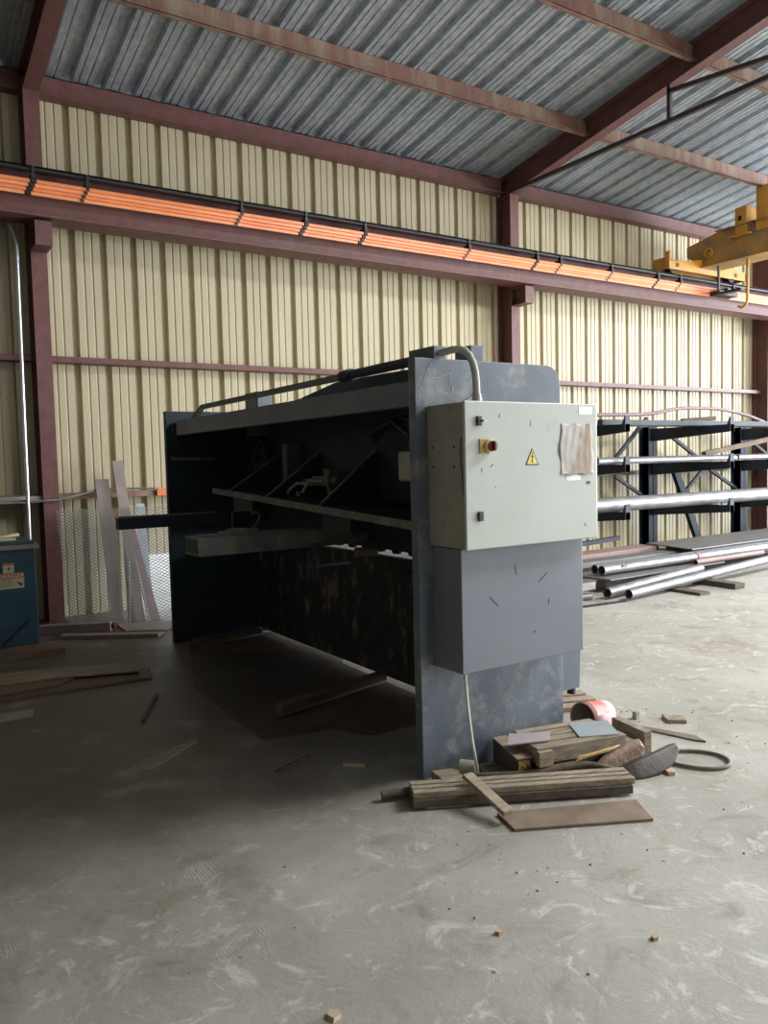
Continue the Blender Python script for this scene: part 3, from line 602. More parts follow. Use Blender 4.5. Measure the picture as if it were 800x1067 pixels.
# expanded mesh
def mesh_sheet():
    a = V((1.56, 8.0, .01)); ex = V((1.19, .0, 0)); ez = V((0, .42, 1.14))
    L_ = ex.length; H = ez.length; u = ex.normalized(); w = ez.normalized(); n = u.cross(w)
    nx, nz = 21, 36; dx, dz = L_ / nx, H / nz; mb = MB()
    vs = []; fs = []
    def strand(p, q):
        d = (q - p).normalized(); s = n.cross(d) * .0033; t = n * .0018; o = len(vs)
        vs.extend([p - s - t, p + s - t, q + s - t, q - s - t, p - s + t, p + s + t, q + s + t, q - s + t])
        fs.extend([(o, o + 3, o + 2, o + 1), (o + 4, o + 5, o + 6, o + 7), (o, o + 1, o + 5, o + 4), (o + 2, o + 3, o + 7, o + 6)])
    for j in range(nz):
        for i in range(nx):
            p0 = a + u * (i * dx) + w * ((j + .5) * dz); p1 = a + u * ((i + .5) * dx) + w * (j * dz); p2 = a + u * ((i + 1) * dx) + w * ((j + .5) * dz); p3 = a + u * ((i + .5) * dx) + w * ((j + 1) * dz)
            strand(p0, p1); strand(p1, p2); strand(p0, p3); strand(p3, p2)
    mb.add(vs, fs)
    return solo(mb, 'expanded_mesh', M['zinc'], 'diamond expanded metal mesh sheet leaning against the column and wall', 'mesh sheet')
mesh_sheet()
m = MB(); m.box(2.66, 2.76, 8.66, 8.70, 1.25, 1.335); solo(m, 'orange_block', M['orange'], 'small orange block on the lower girt beside the machine', 'block')
# conduit at the left column
t = thing('wall_conduit', 'shiny white vertical conduit running down beside the left column', 'conduit', (1.32, 8.5, 0))
m = MB(); m.tube([(1.315, 8.5, .12), (1.325, 8.5, 2.0), (1.34, 8.5, 3.75), (1.33, 8.52, 3.85), (1.29, 8.56, 3.95)], .017, 12); m.build('pipe', M['silver'], t)
m = MB(); m.box(1.285, 1.35, 8.46, 8.535, .50, .68); m.build('coupling_box', M['silver'], t, .006)
m = MB(); m.cyl((1.318, 8.5, .25), (1.318, 8.5, .30), .026, 14); m.build('coupling', M['silver'], t)
solo(MB().tube([(-4.6, 8.53, 1.30), (.4, 8.53, 1.285), (1.06, 8.53, 1.272), (1.46, 8.53, 1.252), (1.62, 8.53, 1.256), (1.78, 8.55, 1.29), (2.02, 8.66, 1.335), (2.40, 8.68, 1.34), (2.64, 8.68, 1.33)], .011, 8),
     'grey_cable', M['dusty'], 'grey cable crossing the left column at the lower girt height', 'cable')
m = MB(); m.box(X_L + .02, 1.47, 8.60, 8.699, 1.235, 1.255); m.box(X_L + .02, 1.47, 8.60, 8.61, 1.255, 1.30); solo(m, 'cable_tray', M['flat'], 'rusty ledge along the dark wall left of the left column', 'tray')

# things on the floor at the wall
m = MB(); m.prism([(1.28, 8.03, 0), (1.88, 7.77, 0), (1.92, 7.86, 0), (1.33, 8.12, 0)], (0, 0, .085)); chn = solo(m, 'steel_channel', M['mauve'], 'dark purple steel channel lying at the foot of the left column', 'steel channel', .004)
MB().cyl((1.895, 7.82, .045), (1.93, 7.805, .045), .03, 16).build('red_cap', M['red'], chn)
m = MB(); m.prism([(1.42, 7.72, 0), (2.17, 7.22, 0), (2.25, 7.30, 0), (1.46, 7.82, 0)], (0, 0, .03)); solo(m, 'timber_plank', M['woodgrey'], 'pale timber plank on the floor below the leaning mesh', 'plank', .003)
m = MB(); m.prism([(1.98, 7.62, .0), (2.30, 7.42, .0), (2.48, 7.62, .0), (2.58, 7.90, .0), (2.0, 7.99, 0)], (0, 0, .018)); solo(m, 'rounded_board', M['flat'], 'grey rounded board lying under the leaning bars beside the machine', 'board', .003)
solo(MB().tube([(2.36, 7.22, .02), (2.50, 7.45, .02), (2.60, 7.72, .03), (2.56, 7.98, .12)], .016, 10), 'black_hose', M['black'], 'black hose curving on the floor at the machine far end', 'hose')

# blue machine at the left edge
t = thing('blue_machine', 'teal-blue machine cabinet with danger signs at the left edge', 'machine', (.85, 7.7, .05))
m = MB(); m.box(.30, 1.185, 7.40, 8.05, .055, .95); m.build('body', M['teen'], t, .006)
m = MB(); m.box(.28, 1.21, 7.35, 8.08, .89, .925); m.build('lid_strip', M['flat'], t, .003)
m = MB(); m.prism([(.86, 7.395, .06), (1.10, 7.395, .27), (1.12, 7.395, .27), (.90, 7.395, .06)], (0, -.012, 0)); m.build('foot_brace', M['rack'], t)
m = MB(); m.tube([(.7, 7.55, .97), (.95, 7.5, .99), (1.06, 7.55, 1.0), (1.10, 7.7, .99), (.9, 7.8, .985), (.7, 7.75, .97)], .016, 8); m.tube([(.6, 7.6, .97), (.85, 7.45, .965), (1.05, 7.5, .967)], .014, 8); m.build('coiled_cord', M['signc'], t)
m = MB(); m.box(.84, .955 + .135 - .005, 7.392, 7.40, .555, .672); sg = m.build('danger_sign', M['signc'], t)
MB().box(.84, 1.085, 7.388, 7.393, .640, .688).build('sign_header', M['signo'], sg)
mesh_text('DANGER', .052, (.985, 7.386, .663), (math.pi / 2, 0, 0), M['signw'], 'sign_letters', sg)
m = MB()
for k, (a, b) in enumerate(((.90, 1.00), (.87, 1.0), (.86, 1.01), (.88, .99))): m.box(a, b, 7.389, 7.392, .625 - k * .018, .629 - k * .018)
m.prism([(1.035, 7.391, .61), (1.05, 7.391, .60), (1.075, 7.391, .575), (1.06, 7.391, .585), (1.045, 7.391, .58)], (0, -.002, 0)); m.prism([(1.03, 7.391, .622), (1.06, 7.391, .595), (1.075, 7.391, .60), (1.07, 7.391, .57), (1.04, 7.391, .598)], (0, -.003, 0))
m.build('sign_print', M['signk'], sg)
sg2 = MB().box(.925, 1.012, 7.392, 7.40, .690, .775).build('small_sign', M['signc'], t)
MB().box(.925, 1.012, 7.388, 7.393, .757, .775).build('sign_header', M['signo'], sg2)
MB().prism([(.96, 7.391, .735), (.975, 7.391, .742), (.978, 7.391, .725), (.968, 7.391, .712)], (0, -.002, 0)).build('sign_print', M['signk'], sg2)

# boards at lower left
def slab(pts, z0, z1, name, m, label, cat='board', bevel=.003):
    return solo(MB().prism([(x, y, z0) for x, y in pts], (0, 0, z1 - z0)), name, m, label, cat, bevel)
slab([(.10, 6.93), (1.34, 7.10), (1.22, 7.60), (1.20, 8.02), (.10, 8.1)], 0, .052, 'wooden_base_board', M['woodbrown'], 'brown wooden board beneath the blue machine')
slab([(.20, 5.90), (1.68, 5.80), (1.75, 6.10), (.20, 6.35)], 0, .018, 'brown_sheet', M['sheetbrown'], 'lowest brown sheet of the board stack at the left edge')
slab([(.15, 5.98), (1.05, 5.96), (1.20, 6.10), (.7, 6.28), (.15, 6.24)], .019, .030, 'brown_offcut', M['woodbrown'], 'brown offcut with a yellow edge between the stacked left boards')
slab([(.15, 6.30), (1.15, 6.12), (1.64, 5.95), (1.67, 6.22), (1.2, 6.42), (.85, 6.50), (.15, 6.62)], .031, .045, 'grey_board', M['woodgrey'], 'long grey weathered board on top of the left stack')
slab([(.1, 5.42), (.80, 5.39), (.83, 5.54), (.1, 5.60)], 0, .008, 'pale_strip', M['flat'], 'pale flat strip on the floor at the left edge', 'metal strip', 0)
slab([(1.097, 4.08), (1.16, 4.05), (1.50, 4.31), (1.465, 4.35), (1.34, 4.28), (1.11, 4.16)], 0, .006, 'pale_offcut', M['wood'], 'pale torn strip alone on the shaded floor', 'metal strip', 0)
solo(MB().bar((1.33, 4.83, .008), (1.585, 5.36, .008), .02, .014), 'thin_stick', M['wooddark'], 'thin brown stick on the shaded floor beside the machine', 'stick')
solo(MB().bar((1.66, 3.62, .006), (1.90, 3.72, .006), .018, .011), 'thin_stick', M['wooddark'], 'thin stick on the floor left of the machine front corner', 'stick')
solo(MB().bar((1.98, 3.50, .008), (2.06, 3.42, .008), .02, .014), 'wood_chip', M['leaf'], 'short wood chip near the machine front corner', 'wood chip')
# sheets under the machine
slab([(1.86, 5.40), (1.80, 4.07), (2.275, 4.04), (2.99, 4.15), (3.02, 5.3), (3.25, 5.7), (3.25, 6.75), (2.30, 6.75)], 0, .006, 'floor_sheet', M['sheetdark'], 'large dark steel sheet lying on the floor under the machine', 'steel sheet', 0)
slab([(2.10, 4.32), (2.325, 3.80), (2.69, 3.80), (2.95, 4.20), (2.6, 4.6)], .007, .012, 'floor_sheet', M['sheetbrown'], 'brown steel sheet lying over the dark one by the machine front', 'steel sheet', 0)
slab([(2.30, 6.25), (2.92, 6.10), (2.94, 6.70), (2.35, 6.74)], .007, .013, 'floor_sheet', M['sheetbrown'], 'brown sheet under the far end of the machine', 'steel sheet', 0)
solo(MB().bar((2.045, 4.40, .052), (2.98, 4.66, .052), .07, .07), 'timber_beam', M['woodbrown'], 'brown squared timber lying on the sheets under the machine', 'timber', .004)
solo(MB().bar((2.30, 6.6, .042), (2.93, 6.68, .042), .12, .055), 'timber_board', M['wooddark'], 'dark timber lying inside the machine far end', 'timber', .004)

# ------------------------------------------------------------------ debris pile in front of the shear
def plank(p, q, w, h, name, m, label, cat='timber', bevel=.004, grooves=0, dark=None, n0=None):
    p, q = V(p), V(q)
    d = (q - p).normalized(); sd = d.cross(V((0, 0, 1))).normalized()
    if not grooves:
        return solo(MB().bar(p, q, w, h), name, m, label, cat, bevel)
    # tongue-and-groove section
    prof = [(-w / 2, -h / 2), (w / 2, -h / 2), (w / 2, h / 2)]
    for k in range(grooves, 0, -1):
        c = -w / 2 + w * k / (grooves + 1); prof += [(c + .006, h / 2), (c + .005, h / 2 - .012), (c - .005, h / 2 - .012), (c - .006, h / 2)]
    prof += [(-w / 2, h / 2)]
    return solo(MB().prism([p + sd * a + V((0, 0, b)) for a, b in prof], q - p), name, m, label, cat, bevel and .002)
# left short timber with crumbling end
t = thing('crumbling_timber', 'dark timber block with crumbling yellow chipboard end beside the machine foot', 'timber', (2.62, 2.94, 0))
m = MB(); m.prism([(2.545, 2.805, 0), (2.605, 2.785, 0), (2.605, 2.785, .115), (2.545, 2.805, .115)], (.10, .295, 0)); m.build('core', M['wooddark'], t, .003)
m = MB(); m.prism([(2.54, 2.802, .1155), (2.615, 2.777, .1155), (2.72, 3.08, .1155), (2.645, 3.10, .1155)], (0, 0, .007)); m.build('top_face', M['wood'], t)
m = MB(); m.prism([(2.548, 2.803, .003), (2.60, 2.785, .006), (2.606, 2.783, .06), (2.60, 2.785, .112), (2.548, 2.803, .106)], (-.004, -.012, 0)); m.build('crumbling_end', M['chipwood'], t)
plank((2.70, 2.845, .045), (3.20, 2.73, .045), .19, .088, 'timber_block', M['wooddark'], 'lower dark timber block of the pile before the machine')
plank((2.645, 2.850, .130), (3.14, 2.735, .130), .215, .078, 'grooved_timber', M['woodgrey'], 'grey grooved timber on top of the pile under two metal plates', grooves=2)
plank((2.60, 2.722, .130), (2.675, 2.705, .130), .03, .072, 'wood_cube', M['wood'], 'small square wood block at the left end of the grooved timber', bevel=.002)
plank((2.74, 3.03, .085), (3.20, 2.93, .085), .05, .13, 'rear_batten', M['wood'], 'pale batten standing behind the grooved timber')
plank((3.38, 2.93, .07), (3.33, 2.67, .07), .05, .12, 'side_timber', M['woodgrey'], 'short dark-faced timber at the right end of the pile')
plank((3.255, 2.88, .045), (3.235, 2.72, .045), .09, .08, 'filler_timber', M['woodgrey'], 'short pale timber between the grooved block and right end timber')
solo(MB().prism([(3.0, 2.912, .170), (3.193, 2.824, .170), (3.081, 2.645, .170), (2.894, 2.733, .170)], (0, 0, .006)), 'metal_offcut', M['plategrey'], 'square blue-grey metal plate lying on the grooved timber', 'metal plate')
solo(MB().prism([(2.641, 2.971, .172), (2.815, 2.857, .178), (2.728, 2.776, .176), (2.536, 2.861, .17)], (0, 0, .006)), 'metal_offcut', M['platepink'], 'small pinkish metal plate lying across the left timbers', 'metal plate')
m = MB()
base = [(2.84, 2.66), (2.90, 2.655), (2.97, 2.65), (3.04, 2.65), (3.12, 2.645), (3.20, 2.64), (3.235, 2.645)]
hz = [.015, .045, .085, .10, .118, .128, .10]
vs = []; fs = []
for i, ((x, y), h) in enumerate(zip(base, hz)):
    vs += [(x, y + .01, .0), (x - .005, y - .035, .0), (x, y - .028 + random.uniform(-.005, .005), h * .8), (x + .004, y - .012, h + random.uniform(-.004, .006)), (x + .01, y + .01, h * .94)]
n = len(base)
for i in range(n - 1):
    a = i * 5; b = a + 5
    for k in range(5): fs.append((a + k, a + (k + 1) % 5, b + (k + 1) % 5, b + k))
fs += [(4, 3, 2, 1, 0), tuple(range((n - 1) * 5, n * 5))]
m.add(vs, fs); solo(m, 'broken_timber', M['woodred'], 'broken reddish-brown timber slab leaning on the front of the pile', 'timber')
solo(MB().tube([(2.785, 2.655, .098), (2.81, 2.65, .115), (2.85, 2.64, .118), (2.91, 2.625, .125), (2.98, 2.60, .138), (3.03, 2.60, .142)], [.004, .013, .009, .008, .008, .004], 6), 'wood_splinter', M['yellowwood'], 'fresh yellow splinter lying along the broken timber', 'splinter')
def scoop():
    upr = [(3.005, 2.585, .040), (3.05, 2.56, .062), (3.10, 2.545, .078), (3.17, 2.53, .090), (3.24, 2.525, .100), (3.30, 2.52, .108), (3.335, 2.512, .108)]
    low = [(2.99, 2.545, .0), (3.04, 2.50, .0), (3.09, 2.485, .0), (3.17, 2.475, .006), (3.24, 2.475, .022), (3.30, 2.485, .048), (3.345, 2.505, .090)]
    vs = []; nw = 6
    for a, b in zip(smooth(upr, 3), smooth(low, 3)):
        for j in range(nw + 1):
            w_ = j / nw; q = a.lerp(b, w_); q += V((0, -.014, -.006)) * math.sin(math.pi * w_); vs.append(q)
    nu = len(smooth(upr, 3)) - 1
    fs = [(i * (nw + 1) + j, i * (nw + 1) + j + 1, (i + 1) * (nw + 1) + j + 1, (i + 1) * (nw + 1) + j) for i in range(nu) for j in range(nw)]
    o = solo(MB().add(vs, fs, True), 'rubber_flap', M['rubber'], 'dark curled rubber flap at the right end of the pile', 'rubber piece')
    so = o.modifiers.new('s', 'SOLIDIFY'); so.thickness = .016; so.offset = 0
scoop()
pts = [(2.36, 2.90, .050), (2.55, 2.745, .062), (2.72, 2.68, .078), (2.82, 2.64, .080), (2.90, 2.575, .070), (2.955, 2.54, .045)]
o = solo(MB().tube(smooth(pts, 4), [.012 + .010 * math.sin(math.pi * min(1, k / 20 + .15)) for k in range(21)], 8), 'bark_strip', M['wooddark'], 'long dark curved strip lying behind the front slats', 'strip')
# front slats
plank((1.99, 2.905, .031), (2.90, 2.44, .031), .125, .040, 'lower_slat', M['wooddark'], 'lower dark slat beneath the grooved front board', 'slat')
plank((2.00, 2.915, .066), (2.92, 2.45, .066), .135, .028, 'grooved_board', M['woodgrey'], 'long grooved pale board at the front of the pile with a nail hole', 'board', grooves=2)
plank((2.02, 2.84, .012), (2.2, 2.75, .012), .03, .018, 'wood_strip', M['wood'], 'thin wood strip under the left end of the front slats', 'slat')
solo(MB().tube([(1.905, 3.02, .028), (2.0, 2.985, .030), (2.15, 2.92, .033 - .0)], [.020, .023, .023], 12), 'round_stick', M['wooddark'], 'dark round stick poking out left of the front boards', 'stick')
# diagonal short plank
plank((2.232, 2.80, .118), (2.215, 2.50, .052), .055, .022, 'short_plank', M['wood'], 'short pale plank lying diagonally across the front boards', 'plank')
slab([(2.19, 2.44), (2.235, 2.60), (2.83, 2.335), (2.735, 2.165)], 0, .014, 'rusty_plate', M['rustplate'], 'rusty flat steel plate on the floor in front of the pile', 'metal plate')
# foot block, tin
slab([(2.215, 2.955), (2.33, 2.94), (2.345, 3.05), (2.24, 3.09)], 0, .045, 'wood_wedge', M['wood'], 'wooden wedge under the front corner of the machine', 'block')
t = thing('round_tin', 'small round tin lying on its side beside the machine foot', 'tin', (2.40, 2.95, 0))
MB().cyl((2.385, 3.045, .04), (2.435, 2.985, .04), .04, 24).build('can', M['stone'], t, .003)
slab([(2.44, 2.90), (2.57, 2.83), (2.63, 3.0), (2.50, 3.05)], 0, .02, 'flat_board', M['wooddark'], 'dark flat board between the tin and crumbling timber', 'board')
# cable loop at the right
pts = []
cxl, cyl_ = 3.46, 2.45
for k in range(27):
    a = math.radians(170 - k * 11.5)
    pts.append((3.49 + .165 * math.cos(a) * 1.0, 2.455 + .135 * math.sin(a), .010))
loop = [(3.27, 2.66, .012), (3.36, 2.64, .011), (3.47, 2.61, .011), (3.56, 2.54, .011), (3.60, 2.45, .011), (3.575, 2.37, .011), (3.51, 2.33, .011), (3.43, 2.345, .011), (3.37, 2.40, .011), (3.335, 2.47, .011), (3.31, 2.56, .011), (3.29, 2.60, .014)]
solo(MB().tube(smooth(loop), .010, 8), 'cable_loop', M['cable'], 'dusty cable lying in a loop at the right of the pile', 'cable')
slab([(3.60, 3.03), (3.63, 3.05), (3.76, 2.70), (3.73, 2.61), (3.70, 2.66)], 0, .01, 'narrow_strip', M['cable'], 'narrow dark metal strip lying behind the right end of the pile', 'metal strip', 0)
slab([(3.735, 3.08), (3.77, 3.08), (3.77, 3.11), (3.735, 3.11)], 0, .045, 'small_cube', M['stone'], 'tiny upright block on the floor behind the pile', 'block')
slab([(3.83, 2.93), (3.91, 2.86), (3.97, 2.93), (3.89, 3.02)], 0, .022, 'small_block', M['woodgrey'], 'small pale wood block alone on the floor right of the pile', 'block')
slab([(3.19, 2.44), (3.22, 2.42), (3.25, 2.45), (3.24, 2.50), (3.21, 2.48)], 0, .02, 'wood_chip', M['leaf'], 'orange-brown wood chip on the floor in front of the rubber flap', 'wood chip')
# pink cup/bucket on its side, slats behind
t = thing('pink_bucket', 'pale pink and red plastic bucket lying on its side behind the pile', 'bucket', (3.36, 3.13, 0))
def bucket():
    c0, c1 = V((3.295, 3.09, .095)), V((3.50, 3.105, .082)); d = (c1 - c0).normalized(); u = d.cross(V((0, 0, 1))).normalized(); w = u.cross(d)
    n = 28; vs = []; fs = []
    rings = [(0, .085), (.0, .082), (.9, .070), (1.0, .060), (1, 0.001)]
    for (s_, r) in [(0, .085), (.5, .078), (1.0, .068), (1.02, .001)]:
        vs += [c0 + (c1 - c0) * s_ + (u * math.cos(2 * math.pi * k / n) + w * math.sin(2 * math.pi * k / n)) * r for k in range(n)]
    for i in range(3):
        for k in range(n): fs.append((i * n + k, i * n + (k + 1) % n, (i + 1) * n + (k + 1) % n, (i + 1) * n + k))
    b = MB().add(vs, fs, True).build('shell', M['plastic'], t); so = b.modifiers.new('s', 'SOLIDIFY'); so.thickness = .004; so.offset = 1
    vs = []; fs = []
    for s_ in (.15, .75):
        r = .085 - .017 * s_ + .0065
        vs += [c0 + (c1 - c0) * s_ + (u * math.cos(math.radians(20 + 150 * k / 12)) + w * math.sin(math.radians(20 + 150 * k / 12))) * r for k in range(13)]
    for k in range(12): fs.append((k, k + 1, 13 + k + 1, 13 + k))
    MB().add(vs, fs, True).build('label', M['plasticr'], t)
    vs = []; fs = []
    for s_, r in ((.02, .0805), (.97, .066), (.98, .001)):
        vs += [c0 + (c1 - c0) * s_ + (u * math.cos(2 * math.pi * k / n) + w * math.sin(2 * math.pi * k / n)) * r for k in range(n)]
    for i in range(2):
        for k in range(n): fs.append((i * n + k, i * n + (k + 1) % n, (i + 1) * n + (k + 1) % n, (i + 1) * n + k))
    MB().add(vs, fs, True).build('inner_wall', M['inside'], t)
bucket()
for k, (nm, lab) in enumerate((('pale_batten', 'rearmost pale slat behind the pink bucket'), ('pale_batten', 'middle pale slat behind the pink bucket'), ('pale_batten', 'front pale slat tucked between machine and pink bucket'))):
    y = 3.70 - .12 * k
    solo(MB().bar((3.44 - .02 * k, y + .06, .016), (3.85 - .04 * k, y - .10, .016), .085, .028), nm, M['wood'], lab, 'slat', .002)

# ------------------------------------------------------------------ storage rack on the right
rack = thing('cantilever_rack', 'dark steel cantilever storage rack holding long bars against the wall', 'rack', (11, 8.55, 0))
for x, nm in ((8.55, 0), (10.62, 1), (13.1, 2), (15.6, 3)):
    m = MB(); m.box(x - .10, x + .10, 8.40, 8.415, 0, 2.02); m.box(x - .10, x + .10, 8.585, 8.60, 0, 2.02); m.box(x - .008, x + .008, 8.415, 8.585, 0, 2.02); m.box(x - .008, x + .008, 8.40, 8.6, 0, 2.02)
    m.build('upright', M['rack'], rack)
    m = MB(); m.box(x - .06, x + .06, 7.1, 8.40, 0, .06); m.build('base_foot', M['rack'], rack)
    yt = 7.17 if x < 9 else 7.0
    for z in (1.985, 1.445, .80):
        m = MB(); m.prism([(x - .05, 8.40, z), (x - .05, 8.40, z - .20), (x - .05, yt, z - .10), (x - .05, yt, z)], (.10, 0, 0)); m.build('arm', M['rack'], rack)
        m = MB(); m.prism([(x - .045, yt, z - .1), (x - .045, yt, z + .11), (x - .045, yt + .02, z + .11), (x - .045, yt + .02, z - .1)], (.09, 0, 0))
        m.prism([(x - .045, yt + .02, z + .10), (x - .045, yt + .02, z), (x - .045, yt + .06, z)], (.006, 0, 0)); m.build('end_stop', M['rackbrace'], rack)
for a, b in (((9.70, 8.5, 1.40), (10.60, 8.5, 2.16)), ((9.83, 8.5, 1.25), (10.85, 8.5, .72)), ((12.02, 8.5, 1.27), (11.36, 8.5, .78)), ((12.25, 8.5, 1.29), (13.4, 8.5, .75)), ((11.05, 8.5, 1.95), (12.0, 8.5, 1.45)), ((8.6, 8.5, 2.1), (9.6, 8.5, 1.4)), ((13.1, 8.5, 1.95), (14.4, 8.5, 1.3)), ((14.3, 8.5, 1.3), (15.6, 8.5, .75))):
    MB().bar(a, b, .05, .05).build('brace', M['rackbrace'], rack)
# leaning upright (A-frame leg)
solo(MB().bar((10.95, 8.25, 1.35), (11.45, 8.10, .0), .13, .07, (0, 1, 0)), 'leaning_beam', M['rack'], 'dark steel beam slanting down under the rack arm', 'steel beam')
for k, (x, h) in enumerate(((12.9, 1.2), (13.6, 1.25))):
    solo(MB().bar((x + .55, 7.9, 1.30), (x + .95, 7.75, 0.0), .05, .05, (0, 1, 0)), 'slanting_bar', M['rackbrace'], ['thin grey bar slanting under the rack beside the third upright', 'thin grey bar slanting under the rack near the photo right edge'][k], 'steel bar')
def rod(name, p, q, r, m, label, cat='pipe', hollow=False, flat=None):
    mb = MB()
    if flat: mb.bar(p, q, flat[0], flat[1])
    elif hollow: mb.pipe(p, q, r, r * .88)
    else: mb.cyl(p, q, r, 16)
    return solo(mb, name, m, label, cat)
# top level: flat dark beams with pale tops
solo(MB().box(8.2, 17.5, 7.55, 7.86, 1.987, 2.05), 'flat_beam', M['barsteel'], 'broad flat steel section along the top level of the rack', 'steel beam')
rod('dark_bar', (8.3, 7.42, 2.02), (16.8, 7.44, 2.02), 0, M['rackbrace'], 'dark square bar along the front of the top rack level', 'steel bar', flat=(.09, .07))
solo(MB().tube(smooth([(8.0, 8.15, 2.16), (9.6, 8.15, 2.18), (10.3, 8.15, 2.21), (11.0, 8.15, 2.30), (12.0, 8.15, 2.30), (12.7, 8.15, 2.22), (13.1, 8.15, 2.14), (13.6, 8.15, 2.02)]), .028, 8), 'bent_rod', M['mauve'], 'bent thin red-brown rod bowing above the top rack level', 'rod')
rod('wood_stub', (10.75, 7.95, 2.085), (11.28, 7.75, 2.12), 0, M['woodbrown'], 'short brown timber lying on the top rack level', 'timber', flat=(.10, .07))
# middle level
rod('steel_tube', (8.1, 7.30, 1.495), (11.15, 7.30, 1.495), .04, M['pipe'], 'shiny front steel tube on the middle rack level, left of the joint', hollow=True)
rod('steel_tube', (11.2, 7.30, 1.50), (17.0, 7.32, 1.50), .04, M['pipe'], 'shiny front steel tube on the middle rack level, right of the joint', hollow=True)
rod('steel_tube', (8.1, 7.46, 1.50), (11.0, 7.46, 1.50), .045, M['pipe'], 'second shiny tube behind the front one, left half of the middle level', hollow=True)
rod('steel_tube', (11.05, 7.46, 1.50), (17.0, 7.46, 1.50), .045, M['pipe'], 'second shiny tube behind the front one, right half of the middle level', hollow=True)
solo(MB().box(9.1, 12.5, 7.62, 7.80, 1.447, 1.50), 'flat_beam', M['barsteel'], 'flat steel section behind the tubes on the middle rack level', 'steel beam')
solo(MB().bar((10.80, 7.60, 1.56), (12.10, 7.20, 1.80), .10, .07), 'rusty_timber', M['rustplate'], 'rusty brown bar with broken bright end sticking up from the middle level', 'bar')
# lower level big pipe
rod('large_pipe', (7.9, 7.38, .902), (15.8, 7.38, .902), .10, M['pipe'], 'thick long steel pipe on the lowest rack arms', hollow=True)
rod('steel_tube', (12.0, 7.60, .86), (17.0, 7.62, .86), .055, M['barsteel'], 'grey tube behind the thick pipe on the lowest rack arms', hollow=True)
# floor pile
for k, (x, h) in enumerate(((7.7, .034), (8.35, .066), (12.3, .09))):
    solo(MB().bar((x, 5.40, h / 2), (x + .12, 7.05 if h == .066 else 7.6, h / 2), .17, h), 'timber_bearer', M['wooddark'], ['dark timber bearer under the near end of the floor pipe pile', 'dark timber bearer sticking out under the middle of the long floor pipe', 'dark timber bearer under the far end of the floor pile'][k], 'timber', .004)
def pipe_l(name, p, q, r, m, label, cat='pipe'):
    return rod(name, p, q, r, m, label, cat, hollow=True)
pipe_l('steel_pipe', (6.80, 5.70, .145 - .07), (10.5, 6.02, .185), .052, M['pipe'], 'long scuffed pipe with rusty open end lying frontmost in the floor pile')
pipe_l('steel_pipe', (6.69, 5.90, .075), (8.6, 6.10, .145), .056, M['pipe'], 'pipe with yellow-rimmed open end second from the front of the floor pile')
pipe_l('steel_pipe', (6.15, 6.10, .04), (6.55, 6.00, .04), .035, M['barsteel'], 'thin pipe stub under the pale channel end at the left of the floor pile')
slab([(6.0, 5.95), (6.60, 5.98), (6.72, 6.12), (6.68, 6.22), (6.0, 6.3)], .115, .20, 'pale_channel', M['barsteel'], 'pale rounded steel channel end left in the floor pile', 'steel beam')
slab([(7.0, 6.12), (9.25, 6.20), (9.3, 6.75), (7.0, 6.75)], .15, .165, 'steel_sheet', M['barsteel'], 'pale steel sheet lying under the joined bright pipes', 'steel sheet', 0)
solo(MB().bar((7.0, 6.25, .11), (8.15, 6.28, .11), .12, .075), 'packing_timber', M['wooddark'], 'dark packing timber under the pale steel sheet', 'timber', .004)
t = thing('joined_pipes', 'two bright pipes side by side with heart-shaped open ends on the floor pile', 'pipe', (9, 6.4, .17))
for yy in (6.36, 6.465):
    MB().pipe((7.12, yy, .235), (11.4, yy + .05, .245), .056, .05).build('tube', M['pipe'], t)
MB().pipe((8.88, 6.378, .239), (8.98, 6.379, .239), .061, .057).build('collar', M['pinkrust'], t)
MB().box(7.42, 7.50, 6.30, 6.34, .25, .275).build('lug', M['pinkrust'], t)
MB().pipe((10.9, 6.402, .243), (11.0, 6.402, .243), .060, .057).build('collar', M['rack'], t)
slab([(6.9, 6.77), (9.15, 6.80), (9.17, 7.08), (7.1, 7.05)], .20, .262, 'flat_steel_section', M['barsteel'], 'broad flat steel section lying behind the joined bright pipes', 'steel beam', .004)
slab([(7.2, 7.12), (9.2, 7.18), (9.2, 7.5), (7.3, 7.45)], .13, .30, 'red_steel_section', M['pinkrust'], 'pinkish-red steel section at the back left of the floor pile', 'steel beam', .004)
slab([(9.0, 6.50), (14.5, 6.65), (16.5, 7.6), (9.2, 7.4)], .31, .322, 'steel_sheet', M['barsteel'], 'wide grey steel sheet across the back of the floor pile', 'steel sheet', 0)
slab([(9.3, 6.55), (15.5, 6.75), (16.0, 7.5), (9.5, 7.3)], .10, .31, 'sheet_stack', M['rackbrace'], 'stack of grey steel plates beneath the wide sheet in the floor pile', 'steel plates', .004)
pipe_l('rusty_bar', (8.7, 6.24, .20), (10.2, 6.27, .20), .035, M['pinkrust'], 'pinkish rusty bar lying just behind the long front pipe')
slab([(6.10, 5.74), (6.75, 5.68), (6.76, 5.72), (6.12, 5.80)], 0, .012, 'flat_strip', M['rack'], 'thin dark strip flat on the floor in front of the pile', 'metal strip', 0)
solo(MB().bar((7.9, 7.62, .36), (9.2, 7.9, .36), .07, .06), 'thin_beam', M['rack'], 'thin dark beam slanting behind the pinkish section', 'steel beam')

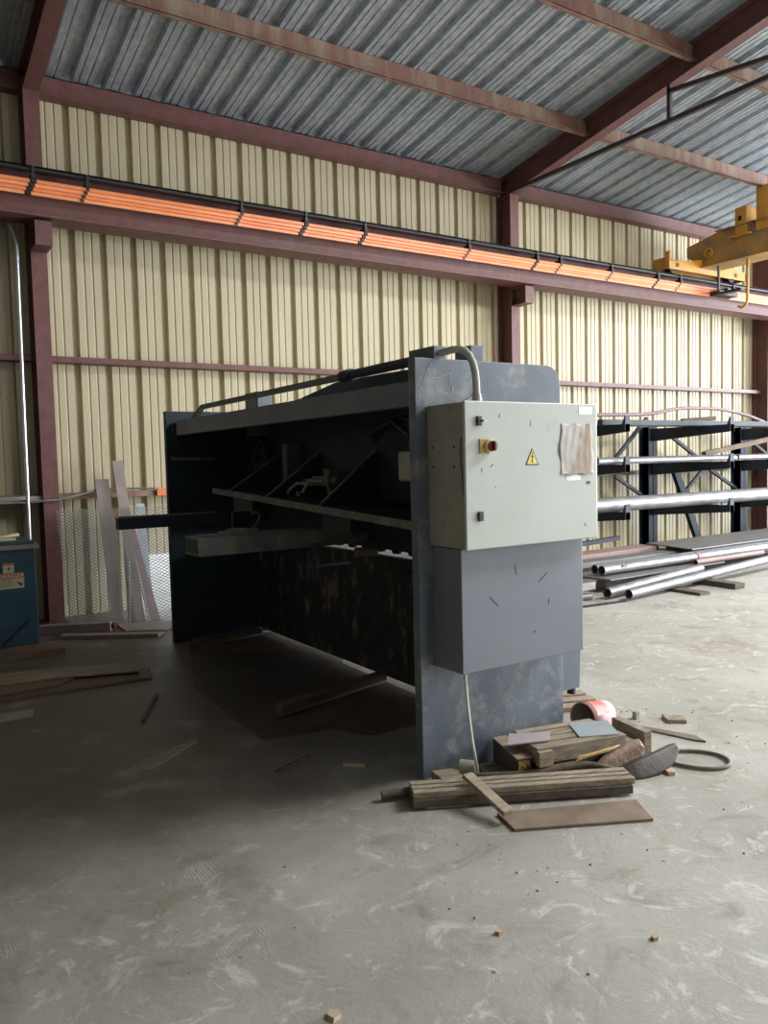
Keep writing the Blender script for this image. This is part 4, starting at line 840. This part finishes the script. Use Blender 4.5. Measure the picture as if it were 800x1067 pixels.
# grit on the floor
m = MB()
for k in range(260):
    r = random.random()
    if r < .55: x, y = random.uniform(1.9, 4.2), random.uniform(2.0, 3.5)
    else: x, y = random.uniform(-.6, 4.5), random.uniform(1.2, 6)
    if 2.2 < x < 3.7 and y > 3.1 or 2.1 < x < 3.5 and y > 2.1 or x < 1.8 and y > 5.3: continue
    s_ = random.uniform(.003, .009); a = random.random() * 6
    c = V((x, y, 0)); v = [c + V((math.cos(a + q) * s_ * random.uniform(.6, 1.4), math.sin(a + q) * s_, 0)) for q in (0, 2.1, 4.2)] + [c + V((0, 0, s_ * .9))]
    m.add(v, [(0, 2, 1), (0, 1, 3), (1, 2, 3), (2, 0, 3)])
o = solo(m, 'floor_grit', M['grit'], 'loose dirt and grit scattered over the concrete floor', 'grit'); o['kind'] = 'stuff'
for k, (x, y, s_) in enumerate(((1.02, 1.90, .028), (1.66, 1.93, .016), (2.05, 1.62, .016))):
    a = .4 + k
    v = [(x + s_ * math.cos(a + q * 1.3) * (1 if q % 2 else .7), y + s_ * math.sin(a + q * 1.3) * .8, 0) for q in range(5)]
    solo(MB().prism(v, (.003, .002, .012)), 'wood_chip', M['leaf'], ['tan wood chip in the middle of the bright foreground floor', 'tiny chip on the foreground floor right of the larger one', 'small chip on the bright floor at lower right'][k], 'wood chip')

# ------------------------------------------------------------------ daylight
w = bpy.data.worlds.new('World'); S.world = w; w.use_nodes = True
bg = w.node_tree.nodes['Background']; bg.inputs[0].default_value = (.80, .90, 1, 1); bg.inputs[1].default_value = 2.2
def area(name, loc, rot, sx, sy, power, col):
    l = bpy.data.lights.new(name, 'AREA'); l.shape = 'RECTANGLE'; l.size = sx; l.size_y = sy; l.energy = power; l.color = col
    o = bpy.data.objects.new(name, l); COL.objects.link(o); o.location = loc; o.rotation_euler = rot; return o
# sky light entering through the gable opening (+X) and the two doorways behind the camera
area('daylight_gable', (20.6, .4, 2.5), (0, math.radians(90), 0), 5.0, 13.4, LG, (.86, .93, 1))
area('daylight_door', (6.5, -8.8, 2.3), (math.radians(90), 0, 0), 5.3, 4.5, LD1, (1, .97, .88))

# translucent skylight strips along the ridge
area('skylight', (4.2, .2, 6.82), (0, 0, 0), 3.0, 2.2, LS1, (1, .98, .90))
area('skylight', (9.6, .2, 6.82), (0, 0, 0), 5.0, 2.2, LS2, (.97, .98, .95))

# ------------------------------------------------------------------ camera
f, yaw, pitch, roll = 828.87, -.574774, .06305, -.0242417
cy_, sy_, cp, sp, cr, sr = math.cos(yaw), math.sin(yaw), math.cos(pitch), math.sin(pitch), math.cos(roll), math.sin(roll)
fw = V((-sy_ * cp, cy_ * cp, -sp)); rt = V((cy_, sy_, 0)); up = rt.cross(fw)
r2 = rt * cr + up * sr; u2 = up * cr - rt * sr
cam = bpy.data.cameras.new('Camera'); co = bpy.data.objects.new('Camera', cam); COL.objects.link(co)
co.matrix_world = Matrix(((r2.x, u2.x, -fw.x, 0), (r2.y, u2.y, -fw.y, 0), (r2.z, u2.z, -fw.z, 1.56), (0, 0, 0, 1)))
cam.sensor_fit = 'VERTICAL'; cam.sensor_height = 24; cam.lens = f / 1067 * 24; cam.clip_start = .05
S.camera = co
vs_ = S.view_settings; vs_.view_transform = 'Standard'; vs_.look = 'None'; vs_.gamma = 1; vs_.use_curve_mapping = False; vs_.exposure = EXPO
S.cycles.max_bounces = 8; S.cycles.diffuse_bounces = 5; S.cycles.glossy_bounces = 4; S.cycles.use_denoising = True
S.cycles.sample_clamp_indirect = 8
